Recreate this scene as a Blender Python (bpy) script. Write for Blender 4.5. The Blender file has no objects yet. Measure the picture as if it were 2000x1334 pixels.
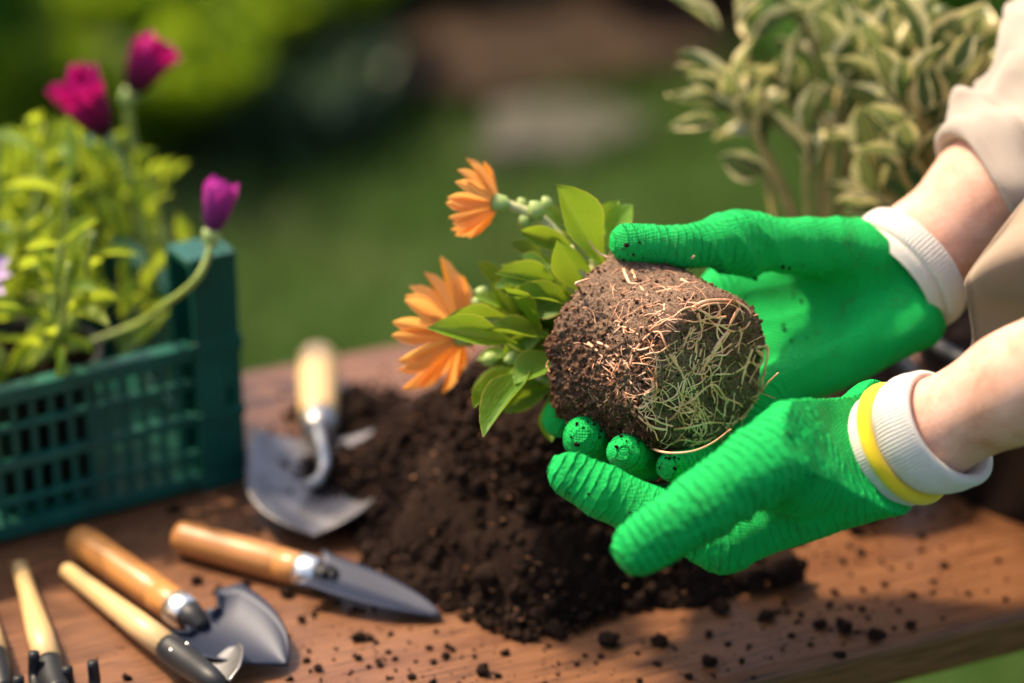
import bpy, math, random
import numpy as np
from mathutils import Vector, Matrix

random.seed(7); RNG = np.random.default_rng(7)
SC = bpy.context.scene
COL = SC.collection

# ------------------------------------------------------------------ camera, light, exposure
TZ = 0.75                      # table top height
CAM_Z = TZ + 0.595
PITCH = math.radians(25)
FPX = 2000 * 85 / 36           # focal length in photo pixels
cam_d = bpy.data.cameras.new('camera'); cam = bpy.data.objects.new('camera', cam_d); COL.objects.link(cam)
cam_d.lens = 85; cam_d.sensor_width = 36; cam_d.clip_start = 0.05; cam_d.clip_end = 400
cam.location = (0, 0, CAM_Z); cam.rotation_euler = (math.pi / 2 - PITCH, 0, 0)
cam_d.dof.use_dof = True; cam_d.dof.focus_distance = 1.015; cam_d.dof.aperture_fstop = 2.9; cam_d.dof.aperture_blades = 9
SC.camera = cam
SUN = Vector((-0.46, 0.30, 0.80)).normalized()      # towards the sun
w = bpy.data.worlds.new('World'); SC.world = w; w.use_nodes = True
sky = w.node_tree.nodes.new('ShaderNodeTexSky'); sky.sky_type = 'NISHITA'; sky.sun_disc = False; sky.dust_density = 4.0; sky.ozone_density = 0.4; sky.air_density = 0.8
sky.sun_elevation = math.asin(SUN.z); sky.sun_rotation = math.atan2(SUN.x, SUN.y)
bg = w.node_tree.nodes['Background']; bg.inputs[1].default_value = 0.15
w.node_tree.links.new(sky.outputs[0], bg.inputs[0])
sun_d = bpy.data.lights.new('sun', 'SUN'); sun = bpy.data.objects.new('sun', sun_d); COL.objects.link(sun)
sun_d.energy = 3.9; sun_d.angle = math.radians(4.0); sun_d.color = (1.0, 0.80, 0.54)
sun.rotation_euler = SUN.to_track_quat('Z', 'Y').to_euler(); sun.location = (-2, 2, 4)
vs = SC.view_settings; vs.view_transform = 'Standard'; vs.look = 'None'; vs.gamma = 1; vs.exposure = 0.9; vs.use_curve_mapping = False
SC.cycles.use_denoising = True
SC.cycles.max_bounces = 8; SC.cycles.transparent_max_bounces = 8

# ------------------------------------------------------------------ geometry of the view
FW = np.array([0, math.cos(PITCH), -math.sin(PITCH)]); UP = np.array([0, math.sin(PITCH), math.cos(PITCH)])
RT = np.array([1.0, 0, 0]); CP = np.array([0, 0, CAM_Z])
def ray(px, py): return FW + RT * ((px - 1000) / FPX) - UP * ((py - 667) / FPX)
def P(px, py, d): return CP + d * ray(px, py)              # point at a depth in metres
def H(px, py, z):                                           # point at a height
    r = ray(px, py); return CP + r * ((z - CAM_Z) / r[2])
def T(px, py, dz=0.0): return H(px, py, TZ + dz)
def V(a): return Vector((float(a[0]), float(a[1]), float(a[2])))
def nrm(a): a = np.asarray(a, float); return a / (np.linalg.norm(a) + 1e-12)

# ------------------------------------------------------------------ object helpers
W = {}
def place(o, parent, M):
    COL.objects.link(o)
    if parent is not None:
        o.parent = parent; o.matrix_basis = W[parent.name].inverted() @ M
    else:
        o.matrix_basis = M
    W[o.name] = M
    return o
def thing(name, label, cat, loc, group=None):
    o = bpy.data.objects.new(name, None); o.empty_display_size = 0.02
    place(o, None, Matrix.Translation(V(loc)))
    o['label'] = label; o['category'] = cat
    if group: o['group'] = group
    return o
def tag(o, label=None, cat=None, group=None, kind=None):
    if label: o['label'] = label
    if cat: o['category'] = cat
    if group: o['group'] = group
    if kind: o['kind'] = kind
    return o
def make_mesh(name, verts, faces, mat=None, smooth=True, uv=None):
    me = bpy.data.meshes.new(name)
    verts = np.asarray(verts, np.float32)
    if isinstance(faces, np.ndarray):
        nf, k = faces.shape
        me.vertices.add(len(verts)); me.vertices.foreach_set('co', verts.ravel())
        me.loops.add(nf * k); me.loops.foreach_set('vertex_index', faces.astype(np.int32).ravel())
        me.polygons.add(nf); me.polygons.foreach_set('loop_start', np.arange(0, nf * k, k, dtype=np.int32))
        me.update(calc_edges=True); me.validate()
    else:
        me.from_pydata(verts.tolist(), [], [list(map(int, f)) for f in faces]); me.update()
    if uv is not None:
        l = me.uv_layers.new(name='UVMap'); idx = np.zeros(len(me.loops), np.int32); me.loops.foreach_get('vertex_index', idx)
        l.data.foreach_set('uv', np.asarray(uv, np.float32)[idx].ravel())
    if smooth: me.polygons.foreach_set('use_smooth', np.ones(len(me.polygons), bool))
    if mat: me.materials.append(mat)
    return me
def obj(name, verts, faces, mat, parent=None, smooth=True, uv=None, origin=None, attrs=None):
    verts = np.asarray(verts, float)
    if origin is None: origin = verts.mean(0)
    origin = np.asarray(origin, float)
    me = make_mesh(name, verts - origin, faces, mat, smooth, uv)
    if attrs:
        for k, a in attrs.items():
            at = me.attributes.new(k, 'FLOAT', 'POINT'); at.data.foreach_set('value', np.asarray(a, np.float32))
    return place(bpy.data.objects.new(name, me), parent, Matrix.Translation(V(origin)))
def inst(name, me, M, parent): return place(bpy.data.objects.new(name, me), parent, M)

class MB:                                                   # collects shapes into one mesh
    def __init__(s): s.v = []; s.f = []; s.n = 0
    def add(s, v, f):
        s.v.append(np.asarray(v, float)); s.f += [tuple(int(i) + s.n for i in q) for q in f]; s.n += len(v); return s
    def build(s, name, mat, parent=None, smooth=True): return obj(name, np.concatenate(s.v), s.f, mat, parent, smooth)

def spline(pts, n=8):
    p = np.asarray(pts, float)
    if len(p) < 3: return np.array([p[0] + (p[-1] - p[0]) * t for t in np.linspace(0, 1, n + 1)])
    q = np.vstack([2 * p[0] - p[1], p, 2 * p[-1] - p[-2]]); out = []
    for i in range(1, len(q) - 2):
        for t in np.linspace(0, 1, n, endpoint=False):
            a, b, c, d = q[i - 1], q[i], q[i + 1], q[i + 2]
            out.append(.5 * ((2 * b) + (c - a) * t + (2 * a - 5 * b + 4 * c - d) * t * t + (3 * b - a - 3 * c + d) * t ** 3))
    out.append(p[-1]); return np.array(out)
def tube(pts, rad, seg=8, cap=True):
    p = np.asarray(pts, float); n = len(p); r = np.broadcast_to(np.asarray(rad, float), (n,)) if np.ndim(rad) == 0 else np.interp(np.linspace(0, 1, n), np.linspace(0, 1, len(rad)), rad)
    t = np.gradient(p, axis=0); t /= np.linalg.norm(t, axis=1)[:, None] + 1e-12
    ref = np.array([0, 0, 1.0]) if abs(t[0, 2]) < .9 else np.array([1.0, 0, 0])
    x = nrm(np.cross(t[0], ref)); v = []; f = []; ang = np.linspace(0, 2 * math.pi, seg, endpoint=False)
    for i in range(n):
        x = nrm(x - t[i] * x.dot(t[i])); y = np.cross(t[i], x)
        v.append(p[i] + r[i] * (np.cos(ang)[:, None] * x + np.sin(ang)[:, None] * y))
        if i:
            for k in range(seg):
                a, b = (i - 1) * seg + k, (i - 1) * seg + (k + 1) % seg
                f.append((a, b, b + seg, a + seg))
    if cap: f.append(tuple(range(seg - 1, -1, -1))); f.append(tuple(range((n - 1) * seg, n * seg)))
    return np.vstack(v), f
def lathe(base, axis, prof, seg=24, xref=None, sx=1.0):       # prof: (distance along the axis, radius)
    axis = nrm(axis); ref = np.array([0, 0, 1.0]) if xref is None else np.asarray(xref, float)
    if abs(axis.dot(nrm(ref))) > .98: ref = np.array([0.0, 1, 0])
    x = nrm(ref - axis * axis.dot(ref)); y = np.cross(axis, x); ang = np.linspace(0, 2 * math.pi, seg, endpoint=False); v = []; f = []
    for i, (s, r) in enumerate(prof):
        r = max(r, 1e-5)
        v.append(np.asarray(base) + axis * s + r * (np.cos(ang)[:, None] * x * sx + np.sin(ang)[:, None] * y))
        if i:
            for k in range(seg):
                a, b = (i - 1) * seg + k, (i - 1) * seg + (k + 1) % seg
                f.append((a, b, b + seg, a + seg))
    return np.vstack(v), f
def grid_solid(G, th):                                       # G (n,m,3) -> closed sheet of thickness th
    n, m, _ = G.shape
    du = np.gradient(G, axis=0); dv = np.gradient(G, axis=1); N = np.cross(du, dv); N /= np.linalg.norm(N, axis=2)[..., None] + 1e-12
    v = np.concatenate([(G + N * th / 2).reshape(-1, 3), (G - N * th / 2).reshape(-1, 3)]); K = n * m; f = []
    for i in range(n - 1):
        for j in range(m - 1):
            a = i * m + j; f.append((a, a + m, a + m + 1, a + 1)); f.append((a + K, a + 1 + K, a + m + 1 + K, a + m + K))
    rim = [j for j in range(m)] + [i * m + m - 1 for i in range(1, n)] + [(n - 1) * m + j for j in range(m - 2, -1, -1)] + [i * m for i in range(n - 2, 0, -1)]
    for a, b in zip(rim, rim[1:] + rim[:1]): f.append((a, b, b + K, a + K))
    return v, f
def obb(o, du, dv, dw, bev=0.0):
    o = np.asarray(o, float); v = [o + a * du + b * dv + c * dw for c in (0, 1) for b in (0, 1) for a in (0, 1)]
    f = [(0, 2, 3, 1), (4, 5, 7, 6), (0, 1, 5, 4), (2, 6, 7, 3), (0, 4, 6, 2), (1, 3, 7, 5)]
    return np.array(v), f
def bevel(o, w, seg=2):
    m = o.modifiers.new('bevel', 'BEVEL'); m.width = w; m.segments = seg; m.limit_method = 'ANGLE'; m.angle_limit = math.radians(40); return o

# noise on arrays
def _hash(i, seed):
    i = i.astype(np.int64); h = (i[..., 0] * 374761393 + i[..., 1] * 668265263 + i[..., 2] * 2147483647 + seed * 1274126177) & 0xffffffff
    h = ((h ^ (h >> 13)) * 1274126177) & 0xffffffff; h = h ^ (h >> 16)
    return (h & 0xffffff) / float(0x7fffff) - 1.0
def vnoise(p, s, seed=0):
    q = np.asarray(p, float) * s + 131.7; i = np.floor(q); f = q - i; f = f * f * (3 - 2 * f); r = 0
    for a in (0, 1):
        for b in (0, 1):
            for c in (0, 1):
                wt = (f[..., 0] if a else 1 - f[..., 0]) * (f[..., 1] if b else 1 - f[..., 1]) * (f[..., 2] if c else 1 - f[..., 2])
                r = r + wt * _hash(i + np.array([a, b, c]), seed)
    return r
def fbm(p, s, o=4, seed=0, g=.5):
    r = 0; a = 1
    for k in range(o): r = r + a * vnoise(p, s * 2 ** k, seed + k); a *= g
    return r
def billow(p, s, o=3, seed=0, g=.5):
    r = 0; a = 1
    for k in range(o): r = r + a * (1 - 2 * np.abs(vnoise(p, s * 2 ** k, seed + k)) ** .8); a *= g
    return r

# signed distance shapes and a surface from them
def smin(a, b, k):
    h = np.maximum(k - np.abs(a - b), 0) / k; return np.minimum(a, b) - h * h * k * .25
def smax(a, b, k): return -smin(-a, -b, k)
def cap_sd(p, a, b, ra, rb):
    ba = b - a; t = np.clip(((p - a) @ ba) / ba.dot(ba), 0, 1)
    q = p - a - t[..., None] * ba
    return np.sqrt((q * q).sum(-1)) - (ra + (rb - ra) * t), t
def surface(field, lo, hi, h):
    lo = np.asarray(lo, float); n = np.ceil((np.asarray(hi) - lo) / h).astype(int) + 1
    ax = [lo[k] + h * np.arange(n[k]) for k in range(3)]
    F = np.empty(n, np.float32)
    for i in range(0, n[0], 16):
        X = np.stack(np.meshgrid(ax[0][i:i + 16], ax[1], ax[2], indexing='ij'), -1); F[i:i + 16] = field(X)
    S = F < 0
    cs = np.zeros(n - 1, np.int8)
    for a in (0, 1):
        for b in (0, 1):
            for c in (0, 1): cs += S[a:n[0] - 1 + a, b:n[1] - 1 + b, c:n[2] - 1 + c]
    act = (cs > 0) & (cs < 8); cells = np.argwhere(act); idx = -np.ones(n - 1, np.int64); idx[act] = np.arange(len(cells))
    acc = np.zeros((len(cells), 3)); cnt = np.zeros(len(cells))
    C8 = [(a, b, c) for a in (0, 1) for b in (0, 1) for c in (0, 1)]
    for i, p in enumerate(C8):
        for q in C8[i + 1:]:
            if sum(abs(x - y) for x, y in zip(p, q)) != 1: continue
            f0 = F[tuple((cells + p).T)]; f1 = F[tuple((cells + q).T)]; m = (f0 < 0) != (f1 < 0)
            t = np.where(m, f0 / np.where(m, f0 - f1, 1), 0)
            acc += m[:, None] * (np.array(p) + t[:, None] * (np.array(q) - np.array(p))); cnt += m
    vtx = lo + h * (cells + acc / cnt[:, None]); quads = []
    for d in range(3):
        e = [0, 0, 0]; e[d] = 1
        sl0 = tuple(slice(0, n[k] - e[k]) for k in range(3)); sl1 = tuple(slice(e[k], n[k]) for k in range(3))
        ch = np.argwhere(S[sl0] != S[sl1]); u, v2 = [(1, 2), (2, 0), (0, 1)][d]
        ch = ch[(ch[:, u] > 0) & (ch[:, v2] > 0) & (ch[:, u] < n[u] - 1) & (ch[:, v2] < n[v2] - 1)]
        q = []
        for du, dv in ((-1, -1), (0, -1), (0, 0), (-1, 0)):
            c = ch.copy(); c[:, u] += du; c[:, v2] += dv; q.append(idx[tuple(c.T)])
        q = np.stack(q, 1); flip = ~S[tuple(ch.T)]; q[flip] = q[flip][:, ::-1]; quads.append(q)
    return vtx, np.vstack(quads)
def grad(field, p, e=4e-4):
    g = np.stack([field(p + np.array(o) * e) - field(p - np.array(o) * e) for o in ((1, 0, 0), (0, 1, 0), (0, 0, 1))], -1)
    return g / (np.linalg.norm(g, axis=-1)[..., None] + 1e-12)

# ------------------------------------------------------------------ materials
def new_mat(name):
    m = bpy.data.materials.new(name); m.use_nodes = True; nt = m.node_tree; return m, nt, nt.nodes['Principled BSDF']
def nd(nt, t, ins=None, **props):
    n = nt.nodes.new(t)
    for k, v in props.items(): setattr(n, k, v)
    for k, v in (ins or {}).items():
        if isinstance(v, bpy.types.NodeSocket): nt.links.new(v, n.inputs[k])
        else: n.inputs[k].default_value = v
    return n
def ramp(nt, fac, stops, interp='LINEAR'):
    n = nt.nodes.new('ShaderNodeValToRGB'); n.color_ramp.interpolation = interp; e = n.color_ramp.elements
    while len(e) < len(stops): e.new(.5)
    for i, (p, c) in enumerate(stops): e[i].position = p; e[i].color = (*c, 1) if len(c) == 3 else c
    nt.links.new(fac, n.inputs[0]); return n.outputs[0]
def noise_n(nt, vec, scale, detail=4, rough=.55, dist=0.0): return nd(nt, 'ShaderNodeTexNoise', {'Vector': vec, 'Scale': scale, 'Detail': detail, 'Roughness': rough, 'Distortion': dist}).outputs[0]
def mixc(nt, fac, a, b, mode='MIX'):
    n = nt.nodes.new('ShaderNodeMix'); n.data_type = 'RGBA'; n.blend_type = mode
    for s, v in ((n.inputs[0], fac), (n.inputs[6], a), (n.inputs[7], b)):
        if isinstance(v, bpy.types.NodeSocket): nt.links.new(v, s)
        else: s.default_value = v if not isinstance(v, tuple) else ((*v, 1) if len(v) == 3 else v)
    return n.outputs[2]
def math_n(nt, op, a, b=None, c=None):
    n = nt.nodes.new('ShaderNodeMath'); n.operation = op
    for i, v in enumerate((a, b, c)):
        if v is None: continue
        if isinstance(v, bpy.types.NodeSocket): nt.links.new(v, n.inputs[i])
        else: n.inputs[i].default_value = v
    return n.outputs[0]
def setp(nt, b, **k):
    names = dict(col='Base Color', rough='Roughness', metal='Metallic', spec='Specular IOR Level', nor='Normal', sss='Subsurface Weight', sheen='Sheen Weight', coat='Coat Weight')
    for key, v in k.items():
        s = b.inputs[names[key]]
        if isinstance(v, bpy.types.NodeSocket): nt.links.new(v, s)
        else: s.default_value = (*v, 1) if isinstance(v, tuple) else v
def bump(nt, h, dist, strength=1.0, nor=None):
    i = {'Height': h, 'Distance': dist, 'Strength': strength}
    if nor is not None: i['Normal'] = nor
    return nd(nt, 'ShaderNodeBump', i).outputs[0]
def coord(nt, which='Object'): return nd(nt, 'ShaderNodeTexCoord').outputs[which]
def pos(nt): return nd(nt, 'ShaderNodeNewGeometry').outputs['Position']
def orand(nt): return nd(nt, 'ShaderNodeObjectInfo').outputs['Random']

def m_simple(name, col, rough=.5, spec=.5, metal=0.0, ns=None, var=.25, bd=0.0):
    m, nt, b = new_mat(name); c = coord(nt)
    if ns:
        n = noise_n(nt, c, ns, 5, .6)
        lo = tuple(x * (1 - var) for x in col); hi = tuple(min(1, x * (1 + var)) for x in col)
        setp(nt, b, col=ramp(nt, n, [(.3, lo), (.7, hi)]))
        if bd: setp(nt, b, nor=bump(nt, n, bd))
    else: setp(nt, b, col=col)
    setp(nt, b, rough=rough, spec=spec, metal=metal); return m

def m_soil(name, pale=0.0):
    m, nt, b = new_mat(name); c = pos(nt)
    n1 = noise_n(nt, c, 900, 3, .6); n2 = noise_n(nt, c, 90, 4, .6)
    col = ramp(nt, n1, [(.3, (.004, .0022, .0016)), (.5, (.017, .0082, .005)), (.66, (.046, .021, .012)), (.82, (.11, .05, .028))])
    col2 = ramp(nt, n1, [(.3, (.1, .06, .04)), (.6, (.27, .18, .12)), (.8, (.4, .29, .2))])
    f = ramp(nt, n2, [(.46, (0, 0, 0)), (.7, (1, 1, 1))])
    f = math_n(nt, 'MULTIPLY', f, pale)
    setp(nt, b, col=mixc(nt, f, col, col2), rough=.95, spec=.15, nor=bump(nt, noise_n(nt, c, 1400, 4, .7), .0012))
    return m
SOIL = m_soil('potting_soil', .05)
def m_ball():
    m, nt, b = new_mat('root_ball_soil'); c = pos(nt)
    n1 = noise_n(nt, c, 1100, 3, .65)
    dust = nd(nt, 'ShaderNodeAttribute', attribute_name='dust').outputs['Fac']
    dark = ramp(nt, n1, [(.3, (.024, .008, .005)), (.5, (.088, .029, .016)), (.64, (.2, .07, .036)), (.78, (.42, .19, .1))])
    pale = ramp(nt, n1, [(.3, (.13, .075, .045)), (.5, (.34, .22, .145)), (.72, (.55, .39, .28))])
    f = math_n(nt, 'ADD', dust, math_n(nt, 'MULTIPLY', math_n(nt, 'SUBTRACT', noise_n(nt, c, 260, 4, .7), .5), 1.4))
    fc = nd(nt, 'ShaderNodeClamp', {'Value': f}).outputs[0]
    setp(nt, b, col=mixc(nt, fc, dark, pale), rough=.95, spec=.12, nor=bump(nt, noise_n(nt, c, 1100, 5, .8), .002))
    return m
BALL = m_ball()
def m_grain():
    m, nt, b = new_mat('soil_grain'); n = noise_n(nt, pos(nt), 420, 2, .5)
    setp(nt, b, col=ramp(nt, n, [(.3, (.02, .01, .007)), (.5, (.08, .038, .02)), (.62, (.22, .1, .05)), (.75, (.42, .25, .14))]), rough=.9, spec=.15); return m
GRAIN = m_grain()
def m_wood(name, a, bcol, scale=1.0, rough=.45, dark=(.05, .02, .01), axis='X', streak=.5, bd=.0006):
    m, nt, b = new_mat(name); c = coord(nt)
    mp = nd(nt, 'ShaderNodeMapping', {'Vector': c, 'Scale': {'X': (.05, 1, 1), 'Y': (1, .05, 1), 'Z': (1, 1, .05)}[axis]}).outputs[0]
    fine = noise_n(nt, mp, 520 * scale, 4, .65); mid = noise_n(nt, mp, 60 * scale, 5, .6, .6); big = noise_n(nt, mp, 14 * scale, 3, .5)
    col = ramp(nt, mid, [(.3, a), (.7, bcol)])
    col = mixc(nt, math_n(nt, 'MULTIPLY', ramp(nt, fine, [(.36, (1, 1, 1)), (.52, (0, 0, 0))]), streak), col, dark)
    col = mixc(nt, math_n(nt, 'MULTIPLY', big, .5), col, tuple(x * .6 for x in a))
    setp(nt, b, col=col, rough=math_n(nt, 'MULTIPLY_ADD', fine, .25, rough - .1), spec=.5, nor=bump(nt, math_n(nt, 'ADD', fine, mid), bd, .5)); return m
TABLE = m_wood('table_wood', (.155, .056, .020), (.27, .115, .046), 1.0, .42, (.04, .013, .005), 'X', .95, .0012)
HANDLE = m_wood('varnished_handle_wood', (.50, .20, .05), (.66, .30, .085), 2.2, .34, (.25, .1, .03), 'Z', .3, .0001)
HANDLE_P = m_wood('pale_handle_wood', (.66, .42, .17), (.78, .54, .26), 2.2, .38, (.4, .22, .08), 'Z', .2, .0001)

def m_leaf(name, stops_col, edge=None, trans=.4, vein=True, rough=.42, tcol=None, margin=None, edge_w=.9, blot=0.0):
    m, nt, b = new_mat(name); uv = coord(nt, 'UV'); sx = nd(nt, 'ShaderNodeSeparateXYZ', {0: uv})
    ax = math_n(nt, 'MULTIPLY', math_n(nt, 'ABSOLUTE', math_n(nt, 'SUBTRACT', sx.outputs[0], .5)), 2.0)
    n = noise_n(nt, coord(nt), 3.0, 4, .6); r = orand(nt)
    f = math_n(nt, 'ADD', math_n(nt, 'MULTIPLY', n, .5), math_n(nt, 'MULTIPLY', r, .5))
    col = ramp(nt, f, stops_col)
    if blot: col = mixc(nt, math_n(nt, 'MULTIPLY', ramp(nt, noise_n(nt, coord(nt), 5.5, 3, .6), [(.56, (0, 0, 0)), (.66, (1, 1, 1))]), blot), col, (.2, .17, .02))
    if margin:
        lim = math_n(nt, 'ADD', ax, math_n(nt, 'MULTIPLY', math_n(nt, 'SUBTRACT', noise_n(nt, coord(nt), 5, 4, .7), .5), .9))
        col = mixc(nt, ramp(nt, lim, [(.64, (0, 0, 0)), (.72, (1, 1, 1))]), col, margin)
    if edge: col = mixc(nt, ramp(nt, ax, [(edge_w, (0, 0, 0)), (min(1, edge_w + .07), (1, 1, 1))]), col, edge)
    h = None
    if vein:
        w1 = ramp(nt, ax, [(0, (1, 1, 1)), (.07, (0, 0, 0))]); col = mixc(nt, math_n(nt, 'MULTIPLY', w1, .45), col, (.32, .42, .1))
    setp(nt, b, col=col, rough=rough, spec=.45, nor=bump(nt, noise_n(nt, coord(nt), 14, 3, .6), .0012, .6))
    tr = nd(nt, 'ShaderNodeBsdfTranslucent', {'Color': mixc(nt, .6, col, tcol or (.45, .55, .03), 'MIX')})
    mx = nd(nt, 'ShaderNodeMixShader', {0: trans, 1: b.outputs[0], 2: tr.outputs[0]})
    nt.links.new(mx.outputs[0], nt.nodes['Material Output'].inputs[0]); return m
LEAF = m_leaf('daisy_leaf', [(.2, (.06, .17, .01)), (.5, (.12, .27, .015)), (.8, (.2, .36, .02))], edge=(.42, .4, .05), blot=.25, trans=.38)
LEAF_B = m_leaf('crate_leaf', [(.2, (.035, .12, .012)), (.5, (.13, .27, .02)), (.8, (.32, .42, .035))], edge=(.5, .5, .06), trans=.55, tcol=(.78, .86, .05), rough=.33)
LEAF_V = m_leaf('variegated_leaf', [(.2, (.010, .045, .014)), (.6, (.022, .085, .02)), (.9, (.05, .13, .025))], margin=(.92, .78, .40), trans=.22, tcol=(.62, .66, .22), rough=.27)
def m_petal(name, base, tip, trans=.4, tcol=None, rough=.5, back=None):
    m, nt, b = new_mat(name); uv = coord(nt, 'UV'); sx = nd(nt, 'ShaderNodeSeparateXYZ', {0: uv})
    st = noise_n(nt, nd(nt, 'ShaderNodeMapping', {'Vector': uv, 'Scale': (14, .6, 1)}).outputs[0], 1.5, 3, .6)
    col = ramp(nt, math_n(nt, 'ADD', sx.outputs[1], math_n(nt, 'MULTIPLY', math_n(nt, 'SUBTRACT', st, .5), .5)), [(.12, base), (.7, tip)])
    if back: col = mixc(nt, math_n(nt, 'MULTIPLY', nd(nt, 'ShaderNodeNewGeometry').outputs['Backfacing'], .8), col, back)
    setp(nt, b, col=col, rough=rough, spec=.3, nor=bump(nt, st, .0005, .7))
    tr = nd(nt, 'ShaderNodeBsdfTranslucent', {'Color': mixc(nt, .5, col, tcol or tip)})
    mx = nd(nt, 'ShaderNodeMixShader', {0: trans, 1: b.outputs[0], 2: tr.outputs[0]})
    nt.links.new(mx.outputs[0], nt.nodes['Material Output'].inputs[0]); return m
PETAL_O = m_petal('orange_petal', (.93, .62, .18), (.88, .30, .02), .5, (.95, .42, .04), back=(.93, .55, .22))
PETAL_M = m_petal('magenta_petal', (.04, .004, .03), (.40, .006, .16), .4, (.75, .01, .18))
PETAL_P = m_petal('purple_petal', (.16, .03, .16), (.48, .04, .34), .4, (.6, .05, .4))
PETAL_L = m_petal('lilac_petal', (.5, .35, .6), (.62, .45, .75), .3)
STEM = m_simple('green_stem', (.26, .33, .07), .5, .4, ns=80, var=.3)
STEM_P = m_simple('pale_stem', (.5, .5, .24), .5, .4, ns=120, var=.25)
TWIG = m_simple('shrub_twig', (.36, .27, .09), .6, .3, ns=60, var=.4)
BUD = m_simple('green_bud', (.3, .4, .12), .5, .4, ns=150, var=.35)

def m_glove():
    m, nt, b = new_mat('green_latex'); c = coord(nt)
    ph = nd(nt, 'ShaderNodeAttribute', attribute_name='phase').outputs['Fac']; am = nd(nt, 'ShaderNodeAttribute', attribute_name='amp').outputs['Fac']
    n_w = noise_n(nt, c, 160, 4, .6)
    phn = math_n(nt, 'ADD', ph, math_n(nt, 'MULTIPLY', math_n(nt, 'SUBTRACT', n_w, .5), .5))
    fr = math_n(nt, 'ABSOLUTE', math_n(nt, 'SUBTRACT', math_n(nt, 'FRACT', phn), .5))
    rd = ramp(nt, fr, [(0, (1, 1, 1)), (.05, (.6, .6, .6)), (.12, (0, 0, 0))], 'EASE')
    brk = ramp(nt, noise_n(nt, c, 130, 3, .6), [(.38, (.15, .15, .15)), (.6, (1, 1, 1))])
    ridge = math_n(nt, 'MULTIPLY', math_n(nt, 'MULTIPLY', rd, brk), am)
    crinkle = math_n(nt, 'MULTIPLY', noise_n(nt, c, 650, 4, .7), math_n(nt, 'MULTIPLY_ADD', am, .45, .16))
    wv = nd(nt, 'ShaderNodeTexWave', {'Vector': c, 'Scale': 260.0, 'Distortion': 1.5, 'Detail': 2.0}, bands_direction='X').outputs['Fac']; wv2 = nd(nt, 'ShaderNodeTexWave', {'Vector': c, 'Scale': 300.0, 'Distortion': 1.5, 'Detail': 2.0}, bands_direction='Z').outputs['Fac']
    knit = math_n(nt, 'MULTIPLY', math_n(nt, 'MULTIPLY', wv, wv2), math_n(nt, 'SUBTRACT', .28, math_n(nt, 'MULTIPLY', am, .3)))
    h = math_n(nt, 'ADD', math_n(nt, 'ADD', ridge, crinkle), knit)
    col = mixc(nt, noise_n(nt, c, 26, 5, .65), (.001, .34, .055), (.004, .54, .108))
    col = mixc(nt, math_n(nt, 'MULTIPLY', ramp(nt, noise_n(nt, c, 2200, 2, .5), [(.55, (0, 0, 0)), (.75, (1, 1, 1))]), .16), col, (.02, .68, .2))
    dirt = math_n(nt, 'MULTIPLY', ramp(nt, noise_n(nt, c, 60, 6, .8), [(.56, (0, 0, 0)), (.76, (1, 1, 1))]), .6)
    col = mixc(nt, dirt, col, (.045, .075, .022))
    setp(nt, b, col=col, rough=math_n(nt, 'MULTIPLY_ADD', noise_n(nt, c, 900, 3, .6), .3, .45), spec=.16, nor=bump(nt, h, .0023, 1.0)); return m
LATEX = m_glove()
def m_knit(name, col):
    m, nt, b = new_mat(name); c = coord(nt)
    n = noise_n(nt, c, 1500, 3, .6); n2 = noise_n(nt, c, 120, 3, .6)
    setp(nt, b, col=mixc(nt, n2, tuple(x * .86 for x in col), col), rough=.9, spec=.15, sheen=.25, nor=bump(nt, n, .0006, .7)); return m
KNIT = m_knit('white_knit', (.72, .68, .61)); YELLOW = m_knit('yellow_trim', (.85, .62, .02)); 
def m_cloth(name, col):
    m, nt, b = new_mat(name); uvc = coord(nt)
    w1 = nd(nt, 'ShaderNodeTexWave', {'Vector': uvc, 'Scale': 420.0, 'Distortion': .6, 'Detail': 1.0}, bands_direction='X').outputs['Fac']
    w2 = nd(nt, 'ShaderNodeTexWave', {'Vector': uvc, 'Scale': 420.0, 'Distortion': .6, 'Detail': 1.0}, bands_direction='Z').outputs['Fac']
    n = noise_n(nt, uvc, 30, 4, .6)
    cc = mixc(nt, n, tuple(x * .85 for x in col), col)
    setp(nt, b, col=cc, rough=.9, spec=.15, sheen=.2, nor=bump(nt, math_n(nt, 'ADD', w1, w2), .0004, .6))
    tr = nd(nt, 'ShaderNodeBsdfTranslucent', {'Color': (.75, .5, .28, 1)})
    mx = nd(nt, 'ShaderNodeMixShader', {0: .16, 1: b.outputs[0], 2: tr.outputs[0]})
    nt.links.new(mx.outputs[0], nt.nodes['Material Output'].inputs[0]); return m
CLOTH = m_cloth('shaded_cotton', (.44, .33, .235)); CLOTH_W = m_cloth('cream_cotton', (.56, .48, .40))  # CLOTH is darkened to paint in the shade inside the shirt front
def m_skin():
    m, nt, b = new_mat('skin'); c = coord(nt)
    n = noise_n(nt, c, 55, 7, .72); n2 = noise_n(nt, c, 900, 4, .7)
    setp(nt, b, col=ramp(nt, n, [(.3, (.60, .27, .17)), (.5, (.75, .41, .29)), (.7, (.84, .53, .40))]), rough=.48, spec=.4, sss=.15, nor=bump(nt, n2, .0008, .8))
    b.inputs['Subsurface Radius'].default_value = (.012, .004, .002); b.inputs['Subsurface Scale'].default_value = 1.0; return m
SKIN = m_skin()
PLASTIC = m_simple('green_plastic', (.003, .078, .055), .42, .35, ns=25, var=.3, bd=.0003)
POTM = m_simple('black_plastic', (.014, .013, .014), .5, .5, ns=30, var=.3)
STEEL_B = m_simple('sky_tinted_steel', (.022, .027, .05), .48, .35, .25, ns=18, var=.2)  # blue of the reflected sky is put into the base colour
STEEL = m_simple('bare_steel', (.34, .33, .33), .42, .6, 1.0, ns=40, var=.2)
FERRULE = m_simple('nickel_ferrule', (.8, .79, .75), .34, .6, 1.0)
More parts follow.
